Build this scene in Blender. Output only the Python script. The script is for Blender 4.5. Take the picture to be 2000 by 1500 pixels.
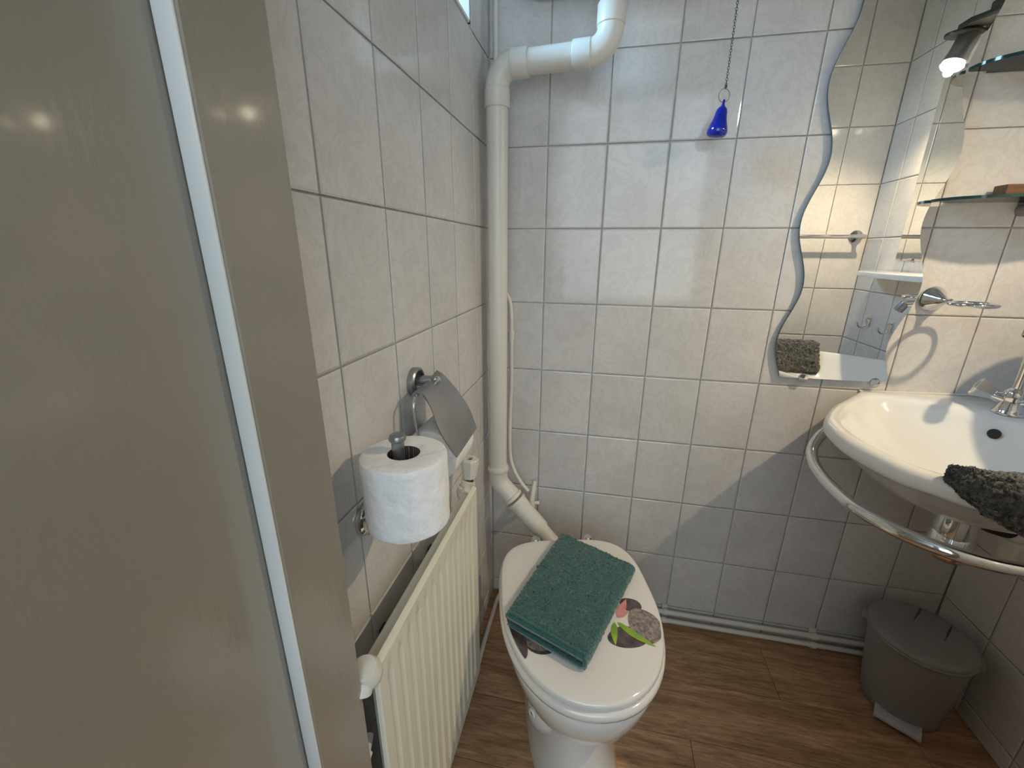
import bpy, bmesh, math, random
from mathutils import Vector, Matrix, noise

random.seed(7)
PI = math.pi
for o in list(bpy.data.objects):
    bpy.data.objects.remove(o)
SC = bpy.context.scene
COL = SC.collection

# ------------------------------------------------------------------ camera
cam_d = bpy.data.cameras.new('camera')
cam = bpy.data.objects.new('camera', cam_d)
COL.objects.link(cam)
cam_d.sensor_width = 36.0
cam_d.lens = 14.6916
cam_d.clip_start = 0.01
CR = Vector((0.97855, 0.20587, 0.00747))
CU = Vector((-0.06951, 0.29579, 0.95272))
CF = Vector((-0.19393, 0.93280, -0.30376))
cam.matrix_world = Matrix(((CR.x, CU.x, -CF.x, 0.3158), (CR.y, CU.y, -CF.y, -1.2063), (CR.z, CU.z, -CF.z, 1.1972), (0, 0, 0, 1)))
SC.camera = cam

# ------------------------------------------------------------------ world, exposure
SC.view_settings.view_transform = 'Standard'
SC.view_settings.look = 'None'
SC.view_settings.gamma = 1.0
SC.view_settings.use_curve_mapping = False
SC.view_settings.exposure = 0.5
SC.cycles.use_denoising = True
SC.cycles.max_bounces = 10
SC.cycles.diffuse_bounces = 6
SC.cycles.glossy_bounces = 6
SC.cycles.transparent_max_bounces = 12
SC.cycles.sample_clamp_indirect = 4.0
SC.cycles.blur_glossy = 0.5

SKY = 38.0
w = bpy.data.worlds.new('overcast_sky')
SC.world = w
w.use_nodes = True
nt = w.node_tree
nt.nodes.clear()
wo = nt.nodes.new('ShaderNodeOutputWorld')
bg = nt.nodes.new('ShaderNodeBackground')
tc = nt.nodes.new('ShaderNodeTexCoord')
sx = nt.nodes.new('ShaderNodeSeparateXYZ')
rp = nt.nodes.new('ShaderNodeValToRGB')
nt.links.new(tc.outputs['Generated'], sx.inputs[0])
nt.links.new(sx.outputs['Z'], rp.inputs[0])
rp.color_ramp.elements[0].position = 0.0
rp.color_ramp.elements[1].position = 0.55
rp.color_ramp.elements[1].color = (0.36, 0.66, 1.0, 1)
e = rp.color_ramp.elements.new(0.001)
e.color = (0.27, 0.33, 0.37, 1)
rp.color_ramp.elements[0].color = (0.10, 0.12, 0.12, 1)
nt.links.new(rp.outputs[0], bg.inputs['Color'])
bg.inputs['Strength'].default_value = SKY
nt.links.new(bg.outputs[0], wo.inputs[0])


def portal(name, loc, rot, sx_, sy_):
    l = bpy.data.lights.new(name, 'AREA')
    l.shape = 'RECTANGLE'
    l.size, l.size_y = sx_, sy_
    l.cycles.is_portal = True
    o = bpy.data.objects.new(name, l)
    o.location = loc
    o.rotation_euler = rot
    COL.objects.link(o)


# daylight enters by the small high window in the left wall; an added area lamp behind the camera stands in for hall daylight
WY0, WY1, WZ0, WZ1 = -0.56, -0.155, 1.662, 1.98
portal('window_daylight', (-0.11, (WY0 + WY1) / 2, (WZ0 + WZ1) / 2), (0, -PI / 2, 0), WZ1 - WZ0, WY1 - WY0)
HX0, HX1, HZ0, HZ1 = -0.35, 1.45, 0.80, 2.30
al = bpy.data.lights.new('hall_daylight', 'AREA')
al.shape = 'RECTANGLE'
al.size, al.size_y = HX1 - HX0, HZ1 - HZ0
al.energy = 17
al.color = (0.74, 0.89, 1.0)
ao = bpy.data.objects.new('hall_daylight', al)
ao.location = ((HX0 + HX1) / 2, -2.62, (HZ0 + HZ1) / 2)
ao.rotation_euler = (PI / 2, 0, 0)
COL.objects.link(ao)

# the halogen spot's light, over the basin
LAMP = Vector((1.285, -0.505, 1.752))
LDIR = Vector((-0.30, 0.02, -0.95)).normalized()
sl = bpy.data.lights.new('spot_bulb', 'SPOT')
sl.energy = 19.5
sl.color = (1.0, 0.79, 0.50)
sl.spot_size = math.radians(138)
sl.spot_blend = 0.85
sl.shadow_soft_size = 0.012
so = bpy.data.objects.new('spot_bulb', sl)
so.location = LAMP + LDIR * 0.046
so.rotation_euler = LDIR.to_track_quat('-Z', 'Y').to_euler()
COL.objects.link(so)

# ------------------------------------------------------------------ materials
MATS = {}


def mat(name, col=(0.8, 0.8, 0.8), rough=0.5, metal=0.0, spec=0.5, coat=0.0, nscale=0, ncol=None, ndet=4.0, bump=0.0, bscale=50, sheen=0.0, obj_rand=False, emis=None, estr=0.0, stretch=(1, 1, 1), nlo=0.35, nhi=0.65, bdist=0.001, distort=0.0, coat_rough=0.03):
    m = bpy.data.materials.new(name)
    m.use_nodes = True
    t = m.node_tree
    b = t.nodes['Principled BSDF']
    b.inputs['Base Color'].default_value = (*col, 1)
    b.inputs['Roughness'].default_value = rough
    b.inputs['Metallic'].default_value = metal
    b.inputs['Specular IOR Level'].default_value = spec
    b.inputs['Coat Weight'].default_value = coat
    b.inputs['Coat Roughness'].default_value = coat_rough
    b.inputs['Sheen Weight'].default_value = sheen
    if emis:
        b.inputs['Emission Color'].default_value = (*emis, 1)
        b.inputs['Emission Strength'].default_value = estr
    tcn = t.nodes.new('ShaderNodeTexCoord')
    mp = t.nodes.new('ShaderNodeMapping')
    mp.inputs['Scale'].default_value = stretch
    t.links.new(tcn.outputs['Object'], mp.inputs['Vector'])
    vec = mp.outputs['Vector']
    if obj_rand:
        oi = t.nodes.new('ShaderNodeObjectInfo')
        ml = t.nodes.new('ShaderNodeMath')
        ml.operation = 'MULTIPLY'
        ml.inputs[1].default_value = 37.0
        t.links.new(oi.outputs['Random'], ml.inputs[0])
        ad = t.nodes.new('ShaderNodeVectorMath')
        ad.operation = 'ADD'
        t.links.new(vec, ad.inputs[0])
        t.links.new(ml.outputs[0], ad.inputs[1])
        vec = ad.outputs[0]
    if nscale:
        n = t.nodes.new('ShaderNodeTexNoise')
        n.inputs['Scale'].default_value = nscale
        n.inputs['Detail'].default_value = ndet
        n.inputs['Distortion'].default_value = distort
        t.links.new(vec, n.inputs['Vector'])
        r = t.nodes.new('ShaderNodeValToRGB')
        r.color_ramp.elements[0].position = nlo
        r.color_ramp.elements[0].color = (*(ncol or col), 1)
        r.color_ramp.elements[1].position = nhi
        r.color_ramp.elements[1].color = (*col, 1)
        t.links.new(n.outputs['Fac'], r.inputs[0])
        t.links.new(r.outputs[0], b.inputs['Base Color'])
    if bump:
        n2 = t.nodes.new('ShaderNodeTexNoise')
        n2.inputs['Scale'].default_value = bscale
        n2.inputs['Detail'].default_value = 3
        t.links.new(vec, n2.inputs['Vector'])
        bp = t.nodes.new('ShaderNodeBump')
        bp.inputs['Strength'].default_value = bump
        bp.inputs['Distance'].default_value = bdist
        t.links.new(n2.outputs['Fac'], bp.inputs['Height'])
        t.links.new(bp.outputs[0], b.inputs['Normal'])
    MATS[name] = m
    return m


# marbled glazed wall tile
def tile_mat():
    m = mat('glazed_tile', (0.60, 0.585, 0.565), 0.085, obj_rand=True, spec=0.5)
    t = m.node_tree
    b = t.nodes['Principled BSDF']
    vec = [n for n in t.nodes if n.type == 'VECT_MATH'][0].outputs[0]
    n1 = t.nodes.new('ShaderNodeTexNoise')
    n1.inputs['Scale'].default_value = 13
    n1.inputs['Detail'].default_value = 8
    n1.inputs['Roughness'].default_value = 0.68
    n1.inputs['Distortion'].default_value = 1.6
    t.links.new(vec, n1.inputs['Vector'])
    ab = t.nodes.new('ShaderNodeMath')
    ab.operation = 'SUBTRACT'
    ab.inputs[1].default_value = 0.5
    t.links.new(n1.outputs['Fac'], ab.inputs[0])
    a2 = t.nodes.new('ShaderNodeMath')
    a2.operation = 'ABSOLUTE'
    t.links.new(ab.outputs[0], a2.inputs[0])
    r = t.nodes.new('ShaderNodeValToRGB')
    r.color_ramp.elements[0].position = 0.0
    r.color_ramp.elements[0].color = (0.605, 0.588, 0.575, 1)
    r.color_ramp.elements[1].position = 0.05
    r.color_ramp.elements[1].color = (0.66, 0.645, 0.635, 1)
    t.links.new(a2.outputs[0], r.inputs[0])
    n3 = t.nodes.new('ShaderNodeTexNoise')
    n3.inputs['Scale'].default_value = 5
    n3.inputs['Detail'].default_value = 5
    t.links.new(vec, n3.inputs['Vector'])
    r3 = t.nodes.new('ShaderNodeValToRGB')
    r3.color_ramp.elements[0].position = 0.3
    r3.color_ramp.elements[0].color = (0.90, 0.90, 0.90, 1)
    r3.color_ramp.elements[1].position = 0.7
    r3.color_ramp.elements[1].color = (1.04, 1.04, 1.04, 1)
    t.links.new(n3.outputs['Fac'], r3.inputs[0])
    mx = t.nodes.new('ShaderNodeMix')
    mx.data_type = 'RGBA'
    mx.blend_type = 'MULTIPLY'
    mx.inputs['Factor'].default_value = 1
    t.links.new(r.outputs[0], mx.inputs[6])
    t.links.new(r3.outputs[0], mx.inputs[7])
    t.links.new(mx.outputs[2], b.inputs['Base Color'])
    bp = t.nodes.new('ShaderNodeBump')
    bp.inputs['Strength'].default_value = 0.16
    bp.inputs['Distance'].default_value = 0.002
    n2 = t.nodes.new('ShaderNodeTexNoise')
    n2.inputs['Scale'].default_value = 16
    n2.inputs['Detail'].default_value = 2
    t.links.new(vec, n2.inputs['Vector'])
    t.links.new(n2.outputs['Fac'], bp.inputs['Height'])
    t.links.new(bp.outputs[0], b.inputs['Normal'])
    return m


TILE = tile_mat()
GROUT = mat('grout', (0.62, 0.60, 0.57), 0.8, nscale=30, ncol=(0.54, 0.52, 0.49))
PLASTER = mat('white_plaster', (0.72, 0.72, 0.70), 0.8, nscale=6, ncol=(0.66, 0.66, 0.64))
HALLWALL = mat('hall_plaster', (0.60, 0.60, 0.58), 0.85, nscale=5, ncol=(0.55, 0.55, 0.53))
PAINT = mat('gloss_paint', (0.29, 0.262, 0.215), 0.22, nscale=3, ncol=(0.27, 0.243, 0.198), bump=0.6, bscale=150, bdist=0.0009, stretch=(1, 1, 0.45), coat=0.35, coat_rough=0.08)
WHITEPAINT = mat('white_gloss_paint', (0.78, 0.79, 0.78), 0.3, nscale=4, ncol=(0.72, 0.73, 0.72))
PORCELAIN = mat('white_porcelain', (0.80, 0.79, 0.77), 0.08, nscale=3, ncol=(0.78, 0.77, 0.75), coat=0.5)
LIDPL = mat('lid_lacquer', (0.78, 0.75, 0.72), 0.12, nscale=3, ncol=(0.76, 0.73, 0.70), coat=0.5)
PVC = mat('painted_pvc', (0.74, 0.71, 0.65), 0.32, nscale=7, ncol=(0.69, 0.66, 0.60), bump=0.15, bscale=40, bdist=0.0006)
RADP = mat('radiator_enamel', (0.79, 0.76, 0.65), 0.3, nscale=5, ncol=(0.76, 0.73, 0.62))
CAPW = mat('white_plastic', (0.76, 0.74, 0.68), 0.35, nscale=9, ncol=(0.70, 0.68, 0.62))
CHROME = mat('chrome', (0.74, 0.74, 0.75), 0.07, metal=1.0, nscale=4, ncol=(0.70, 0.70, 0.71))
SATIN = mat('satin_steel', (0.36, 0.36, 0.37), 0.34, metal=0.85, nscale=12, ncol=(0.31, 0.31, 0.32))
DARKM = mat('dark_metal', (0.10, 0.095, 0.085), 0.35, metal=0.7, nscale=8, ncol=(0.08, 0.075, 0.07))
BLACK = mat('black_hole', (0.01, 0.008, 0.006), 0.6, nscale=10, ncol=(0.02, 0.015, 0.01))
MIRROR = mat('mirror_silver', (0.93, 0.94, 0.92), 0.0, metal=1.0, nscale=1, ncol=(0.925, 0.935, 0.915))
MEDGE = mat('mirror_glass_edge', (0.10, 0.14, 0.16), 0.12, nscale=20, ncol=(0.06, 0.09, 0.10))
PAPER = mat('toilet_paper', (0.88, 0.87, 0.87), 0.95, nscale=60, ncol=(0.84, 0.83, 0.83), bump=1.0, bscale=70, bdist=0.003)
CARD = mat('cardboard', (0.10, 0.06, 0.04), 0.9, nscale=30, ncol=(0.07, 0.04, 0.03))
BLUE = mat('blue_plastic', (0.002, 0.018, 0.36), 0.12, coat=0.6, nscale=6, ncol=(0.001, 0.012, 0.28))
CHAINM = mat('chain_metal', (0.10, 0.10, 0.10), 0.4, metal=0.9, nscale=30, ncol=(0.05, 0.05, 0.05))
BIN = mat('grey_bin_plastic', (0.27, 0.265, 0.26), 0.38, nscale=20, ncol=(0.24, 0.235, 0.23), bump=0.2, bscale=220, bdist=0.0004)
SLOT = mat('bin_slot_shadow_plastic', (0.06, 0.06, 0.06), 0.6, nscale=20, ncol=(0.05, 0.05, 0.05))
PEDAL = mat('pale_pedal_plastic', (0.50, 0.51, 0.52), 0.45, nscale=20, ncol=(0.45, 0.46, 0.47))
TEAL = mat('teal_terry', (0.048, 0.150, 0.140), 1.0, nscale=420, ncol=(0.020, 0.080, 0.075), sheen=0.55, spec=0.1, bump=1.0, bscale=520, bdist=0.0016, nlo=0.3, nhi=0.7)
TEALHEM = mat('teal_hem', (0.040, 0.135, 0.128), 0.95, nscale=300, ncol=(0.018, 0.07, 0.07), spec=0.1, stretch=(1, 1, 4))
GREYT = mat('grey_terry', (0.13, 0.12, 0.10), 1.0, nscale=150, ncol=(0.028, 0.032, 0.034), sheen=0.5, spec=0.1, bump=1.0, bscale=240, bdist=0.003, nlo=0.36, nhi=0.66, stretch=(1, 1, 0.7))
WOOD = mat('brown_wood', (0.14, 0.062, 0.024), 0.45, nscale=14, ncol=(0.08, 0.032, 0.012), stretch=(1, 8, 8))
CEMENT = mat('sealant', (0.72, 0.69, 0.62), 0.4, nscale=20, ncol=(0.66, 0.63, 0.56))
LENS = mat('lamp_lens', (1, 1, 1), 0.3, emis=(1.0, 0.86, 0.62), estr=45)


def glass_mat(name, tint, rough=0.0, refl=1.0):
    m = bpy.data.materials.new(name)
    m.use_nodes = True
    t = m.node_tree
    t.nodes.clear()
    o = t.nodes.new('ShaderNodeOutputMaterial')
    tr = t.nodes.new('ShaderNodeBsdfTransparent')
    tr.inputs[0].default_value = (*tint, 1)
    g = t.nodes.new('ShaderNodeBsdfGlossy')
    g.inputs['Roughness'].default_value = rough
    fr = t.nodes.new('ShaderNodeFresnel')
    fr.inputs[0].default_value = 1.45
    n = t.nodes.new('ShaderNodeTexNoise')
    n.inputs['Scale'].default_value = 3
    bm_ = t.nodes.new('ShaderNodeBump')
    bm_.inputs['Strength'].default_value = 0.02
    t.links.new(n.outputs['Fac'], bm_.inputs['Height'])
    t.links.new(bm_.outputs[0], g.inputs['Normal'])
    mx = t.nodes.new('ShaderNodeMixShader')
    t.links.new(fr.outputs[0], mx.inputs[0])
    t.links.new(tr.outputs[0], mx.inputs[1])
    t.links.new(g.outputs[0], mx.inputs[2])
    t.links.new(mx.outputs[0], o.inputs[0])
    return m


PANE = glass_mat('window_glass', (0.93, 0.97, 0.98))
SHELFG = glass_mat('shelf_glass', (0.95, 0.985, 0.965))
SHELFE = mat('shelf_glass_edge', (0.012, 0.05, 0.05), 0.1, nscale=30, ncol=(0.01, 0.035, 0.035))


def wood_floor_mat():
    m = mat('oak_laminate', (0.2, 0.12, 0.06), 0.38, obj_rand=True, spec=0.35)
    t = m.node_tree
    b = t.nodes['Principled BSDF']
    mp = [n for n in t.nodes if n.type == 'MAPPING'][0]
    mp.inputs['Scale'].default_value = (0.9, 9, 6)
    vec = [n for n in t.nodes if n.type == 'VECT_MATH'][0].outputs[0]
    n1 = t.nodes.new('ShaderNodeTexNoise')
    n1.inputs['Scale'].default_value = 3.2
    n1.inputs['Detail'].default_value = 6
    n1.inputs['Roughness'].default_value = 0.62
    n1.inputs['Distortion'].default_value = 1.1
    t.links.new(vec, n1.inputs['Vector'])
    r = t.nodes.new('ShaderNodeValToRGB')
    r.color_ramp.elements[0].position = 0.30
    r.color_ramp.elements[0].color = (0.27, 0.145, 0.070, 1)
    r.color_ramp.elements[1].position = 0.66
    r.color_ramp.elements[1].color = (0.56, 0.35, 0.20, 1)
    t.links.new(n1.outputs['Fac'], r.inputs[0])
    wv = t.nodes.new('ShaderNodeTexNoise')
    wv.inputs['Scale'].default_value = 20
    wv.inputs['Detail'].default_value = 9
    wv.inputs['Roughness'].default_value = 0.7
    wv.inputs['Distortion'].default_value = 0.5
    t.links.new(vec, wv.inputs['Vector'])
    r2 = t.nodes.new('ShaderNodeValToRGB')
    r2.color_ramp.elements[0].position = 0.35
    r2.color_ramp.elements[0].color = (0.60, 0.56, 0.52, 1)
    r2.color_ramp.elements[1].position = 0.62
    r2.color_ramp.elements[1].color = (1.15, 1.15, 1.15, 1)
    t.links.new(wv.outputs['Fac'], r2.inputs[0])
    mx = t.nodes.new('ShaderNodeMix')
    mx.data_type = 'RGBA'
    mx.blend_type = 'MULTIPLY'
    mx.inputs['Factor'].default_value = 1
    t.links.new(r.outputs[0], mx.inputs[6])
    t.links.new(r2.outputs[0], mx.inputs[7])
    # knots
    vo = t.nodes.new('ShaderNodeTexVoronoi')
    vo.inputs['Scale'].default_value = 5.0
    tcn = [n for n in t.nodes if n.type == 'TEX_COORD'][0]
    mp2 = t.nodes.new('ShaderNodeMapping')
    mp2.inputs['Scale'].default_value = (1, 2.2, 1)
    t.links.new(tcn.outputs['Object'], mp2.inputs[0])
    t.links.new(mp2.outputs[0], vo.inputs['Vector'])
    r3 = t.nodes.new('ShaderNodeValToRGB')
    r3.color_ramp.elements[0].position = 0.03
    r3.color_ramp.elements[0].color = (0.35, 0.28, 0.22, 1)
    r3.color_ramp.elements[1].position = 0.12
    r3.color_ramp.elements[1].color = (1, 1, 1, 1)
    t.links.new(vo.outputs['Distance'], r3.inputs[0])
    mx2 = t.nodes.new('ShaderNodeMix')
    mx2.data_type = 'RGBA'
    mx2.blend_type = 'MULTIPLY'
    mx2.inputs['Factor'].default_value = 1
    t.links.new(mx.outputs[2], mx2.inputs[6])
    t.links.new(r3.outputs[0], mx2.inputs[7])
    t.links.new(mx2.outputs[2], b.inputs['Base Color'])
    bp = t.nodes.new('ShaderNodeBump')
    bp.inputs['Strength'].default_value = 0.25
    bp.inputs['Distance'].default_value = 0.0006
    t.links.new(wv.outputs['Fac'], bp.inputs['Height'])
    t.links.new(bp.outputs[0], b.inputs['Normal'])
    return m


OAK = wood_floor_mat()
SUBFLOOR = mat('floor_joint', (0.05, 0.03, 0.018), 0.8, nscale=10, ncol=(0.04, 0.025, 0.015))


# ------------------------------------------------------------------ geometry helpers
class G:
    def __init__(s):
        s.v, s.f = [], []

    def add(s, v, f):
        n = len(s.v)
        s.v += [Vector(p) for p in v]
        s.f += [tuple(i + n for i in q) for q in f]
        return s

    def box(s, a, b, bev=0.0, M=None):
        x0, y0, z0 = min(a[0], b[0]), min(a[1], b[1]), min(a[2], b[2])
        x1, y1, z1 = max(a[0], b[0]), max(a[1], b[1]), max(a[2], b[2])
        bm = bmesh.new()
        bmesh.ops.create_cube(bm, size=1)
        for v in bm.verts:
            v.co = Vector(((x0 + x1) / 2 + v.co.x * (x1 - x0), (y0 + y1) / 2 + v.co.y * (y1 - y0), (z0 + z1) / 2 + v.co.z * (z1 - z0)))
        if bev:
            bmesh.ops.bevel(bm, geom=list(bm.edges), offset=bev, segments=2, profile=0.5, affect='EDGES')
        return s.bm(bm, M)

    def bm(s, bm, M=None):
        bm.verts.index_update()
        vs = [(M @ v.co) if M else v.co.copy() for v in bm.verts]
        s.add(vs, [[v.index for v in f.verts] for f in bm.faces])
        bm.free()
        return s

    def grid(s, rings, close_u=True, caps=(True, True), close_v=False):
        """rings: list of lists of points of equal length"""
        n, m = len(rings), len(rings[0])
        v = [p for r in rings for p in r]
        f = []
        for i in range(n if close_v else n - 1):
            for j in range(m if close_u else m - 1):
                a, b_ = i * m + j, i * m + (j + 1) % m
                c, d = ((i + 1) % n) * m + (j + 1) % m, ((i + 1) % n) * m + j
                f.append((a, b_, c, d))
        if caps[0]:
            f.append(tuple(range(m - 1, -1, -1)))
        if caps[1]:
            f.append(tuple((n - 1) * m + j for j in range(m)))
        return s.add(v, f)

    def lathe(s, prof, origin=(0, 0, 0), axis=(0, 0, 1), seg=32, caps=(True, True)):
        ax = Vector(axis).normalized()
        q = ax.to_track_quat('Z', 'Y')
        o = Vector(origin)
        rings = []
        for r, z in prof:
            r = max(r, 1e-5)
            rings.append([o + q @ Vector((r * math.cos(2 * PI * k / seg), r * math.sin(2 * PI * k / seg), z)) for k in range(seg)])
        return s.grid(rings, True, caps)

    def tube(s, pts, r, seg=14, closed=False, caps=True):
        pts = [Vector(p) for p in pts]
        n = len(pts)
        rs = r if isinstance(r, (list, tuple)) else [r] * n
        tans = []
        for i in range(n):
            if closed:
                t = pts[(i + 1) % n] - pts[i - 1]
            else:
                t = pts[min(i + 1, n - 1)] - pts[max(i - 1, 0)]
            tans.append(t.normalized())
        up = Vector((0, 0, 1)) if abs(tans[0].z) < 0.9 else Vector((1, 0, 0))
        nrm = (up - tans[0] * up.dot(tans[0])).normalized()
        rings = []
        for i in range(n):
            if i:
                nrm = (nrm - tans[i] * nrm.dot(tans[i])).normalized()
            bn = tans[i].cross(nrm)
            rings.append([pts[i] + (nrm * math.cos(2 * PI * k / seg) + bn * math.sin(2 * PI * k / seg)) * rs[i] for k in range(seg)])
        return s.grid(rings, True, (caps and not closed, caps and not closed), closed)

    def prism(s, outline, z0, z1, bev=0.0, M=None, seg=2):
        """outline in xy, extruded in z"""
        bm = bmesh.new()
        vs = [bm.verts.new((x, y, z0)) for x, y in outline]
        fc = bm.faces.new(vs)
        r = bmesh.ops.extrude_face_region(bm, geom=[fc])
        tv = [g for g in r['geom'] if isinstance(g, bmesh.types.BMVert)]
        for v in tv:
            v.co.z = z1
        bmesh.ops.recalc_face_normals(bm, faces=bm.faces)
        if bev:
            es = [e for e in bm.edges if abs(e.verts[0].co.z - e.verts[1].co.z) < 1e-7]
            bmesh.ops.bevel(bm, geom=es, offset=bev, segments=seg, profile=0.5, affect='EDGES')
        return s.bm(bm, M)


def build(name, g, m, parent=None, smooth=35, label=None, kind=None, cat=None, group=None, recalc=True, mats=None, fmat=None):
    me = bpy.data.meshes.new(name)
    off = parent['_w'] if parent is not None and '_w' in parent else (0, 0, 0)
    off = Vector(off)
    me.from_pydata([p - off for p in g.v], [], g.f)
    if recalc:
        bm = bmesh.new()
        bm.from_mesh(me)
        bmesh.ops.recalc_face_normals(bm, faces=bm.faces)
        bm.to_mesh(me)
        bm.free()
    for mm in (mats or [m]):
        me.materials.append(mm)
    if fmat:
        for p in me.polygons:
            p.material_index = fmat(p)
    if smooth:
        me.polygons.foreach_set('use_smooth', [True] * len(me.polygons))
        me.set_sharp_from_angle(angle=math.radians(smooth))
    me.update()
    o = bpy.data.objects.new(name, me)
    COL.objects.link(o)
    o['_w'] = tuple(off)
    if parent is not None:
        o.parent = parent
    if label:
        o['label'] = label
    if kind:
        o['kind'] = kind
    if cat:
        o['category'] = cat
    if group:
        o['group'] = group
    return o


def thing(name, label, cat, loc, group=None):
    o = bpy.data.objects.new(name, None)
    o.empty_display_size = 0.03
    COL.objects.link(o)
    o.location = loc
    o['_w'] = tuple(loc)
    o['label'] = label
    o['category'] = cat
    if group:
        o['group'] = group
    return o


def spline(pts, n=8, closed=False):
    pts = [Vector(p) for p in pts]
    out = []
    m = len(pts)
    rng = m if closed else m - 1
    for i in range(rng):
        if closed:
            p0, p1, p2, p3 = pts[i - 1], pts[i], pts[(i + 1) % m], pts[(i + 2) % m]
        else:
            p1, p2 = pts[i], pts[i + 1]
            p0 = pts[i - 1] if i else p1 * 2 - p2
            p3 = pts[i + 2] if i + 2 < m else p2 * 2 - p1
        for k in range(n):
            t = k / n
            out.append(0.5 * ((2 * p1) + (p2 - p0) * t + (2 * p0 - 5 * p1 + 4 * p2 - p3) * t * t + (3 * p1 - p0 - 3 * p2 + p3) * t ** 3))
    if not closed:
        out.append(pts[-1].copy())
    return out


def elbow(a, c, b, r, n=8):
    """rounded corner path from a through corner c to b, radius r"""
    a, c, b = Vector(a), Vector(c), Vector(b)
    u, v = (a - c).normalized(), (b - c).normalized()
    half = math.acos(max(-1, min(1, u.dot(v)))) / 2
    d = r / math.tan(half)
    p, q = c + u * d, c + v * d
    bis = (u + v).normalized()
    ctr = c + bis * (r / math.sin(half))
    out = []
    ang = PI - 2 * half
    e1 = (p - ctr)
    e2v = (q - ctr)
    for k in range(n + 1):
        t = k / n
        w1, w2 = math.sin((1 - t) * ang) / math.sin(ang), math.sin(t * ang) / math.sin(ang)
        out.append(ctr + e1 * w1 + e2v * w2)
    return out


# ------------------------------------------------------------------ the setting
ZT = [0.0] + [0.055 + 0.2 * k for k in range(0, 12)] + [2.4]   # horizontal joints
RX, FY = 1.349, -0.86                                           # right wall, inner face of the front wall
GJ, TH = 0.0030, 0.006
_tile_cache = {}


def tile_mesh(wd, ht):
    key = (round(wd, 4), round(ht, 4))
    if key in _tile_cache:
        return _tile_cache[key]
    w2, h2, c, d = wd / 2, ht / 2, 0.0028, 0.0010
    L = [(-w2, -h2, 0), (w2, -h2, 0), (w2, h2, 0), (-w2, h2, 0)]
    v = L + [(x, y, TH - d) for x, y, _ in L] + [((abs(x) - c) * (1 if x > 0 else -1), (abs(y) - c) * (1 if y > 0 else -1), TH) for x, y, _ in L]
    f = [(8, 9, 10, 11)]
    for i in range(4):
        j = (i + 1) % 4
        f += [(i, j, j + 4, i + 4), (i + 4, j + 4, j + 8, i + 8)]
    me = bpy.data.meshes.new('tile')
    me.from_pydata(v, [], f)
    me.materials.append(TILE)
    me.update()
    _tile_cache[key] = me
    return me


def tile_wall(wall, origin, udir, vdir, ndir, ucuts, zcuts, holes=()):
    """tiles stand proud of plane by TH toward ndir; coordinates u along udir, z up"""
    Mr = Matrix((udir, vdir, ndir)).transposed()
    n = 0
    for i in range(len(ucuts) - 1):
        for j in range(len(zcuts) - 1):
            u0, u1, z0, z1 = ucuts[i], ucuts[i + 1], zcuts[j], zcuts[j + 1]
            rects = [(u0, u1, z0, z1)]
            for (a0, a1, b0, b1) in holes:
                nr = []
                for (p0, p1, q0, q1) in rects:
                    if p1 <= a0 or p0 >= a1 or q1 <= b0 or q0 >= b1:
                        nr.append((p0, p1, q0, q1))
                        continue
                    if q0 < b0:
                        nr.append((p0, p1, q0, b0))
                    if q1 > b1:
                        nr.append((p0, p1, b1, q1))
                    qa, qb = max(q0, b0), min(q1, b1)
                    if p0 < a0:
                        nr.append((p0, a0, qa, qb))
                    if p1 > a1:
                        nr.append((a1, p1, qa, qb))
                rects = nr
            for (p0, p1, q0, q1) in rects:
                wd, ht = p1 - p0 - GJ, q1 - q0 - GJ
                if wd < 0.008 or ht < 0.008:
                    continue
                o = bpy.data.objects.new('tile', tile_mesh(wd, ht))
                COL.objects.link(o)
                o.parent = wall
                c = Vector(origin) + Vector(udir) * ((p0 + p1) / 2) + Vector((0, 0, (q0 + q1) / 2))
                tl = Matrix.Rotation(random.gauss(0, 0.0016), 3, 'X') @ Matrix.Rotation(random.gauss(0, 0.0016), 3, 'Y')
                o.matrix_local = Matrix.Translation(c) @ (Mr @ tl).to_4x4()
                n += 1
    return n


def frange(a, b, s):
    out = [a]
    while out[-1] + s < b - 1e-6:
        out.append(out[-1] + s)
    out.append(b)
    return out


# back wall (inner tile face is y = 0)
wb = build('wall_back', G().box((-0.25, TH, -0.05), (RX + 0.12, 0.12, 2.4)), GROUT, kind='structure', smooth=0)
tile_wall(wb, (0, TH, 0), (1, 0, 0), (0, 0, 1), (0, -1, 0), [0.0, 0.155] + [0.155 + 0.15 * k for k in range(1, 8)] + [RX], ZT[:13])
# left wall with the window opening (inner tile face is x = 0)
g = G()
for a, b_ in (((-0.16, -0.96, -0.05), (-TH, TH, WZ0)), ((-0.16, -0.96, WZ1), (-TH, TH, 2.4)), ((-0.16, WY1, WZ0), (-TH, TH, WZ1)), ((-0.16, -0.96, WZ0), (-TH, WY0, WZ1))):
    g.box(a, b_)
wl = build('wall_left', g, GROUT, kind='structure', smooth=0)
tile_wall(wl, (-TH, 0, 0), (0, -1, 0), (0, 0, 1), (1, 0, 0), frange(0, 0.93, 0.15), ZT[:13], [(-WY1, -WY0, WZ0, WZ1)])
# right wall
wr = build('wall_right', G().box((RX + TH, -0.96, -0.05), (RX + 0.12, TH, 2.4)), GROUT, kind='structure', smooth=0)
tile_wall(wr, (RX + TH, 0, 0), (0, -1, 0), (0, 0, 1), (-1, 0, 0), frange(0, 0.86, 0.15), ZT[:13])
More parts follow.
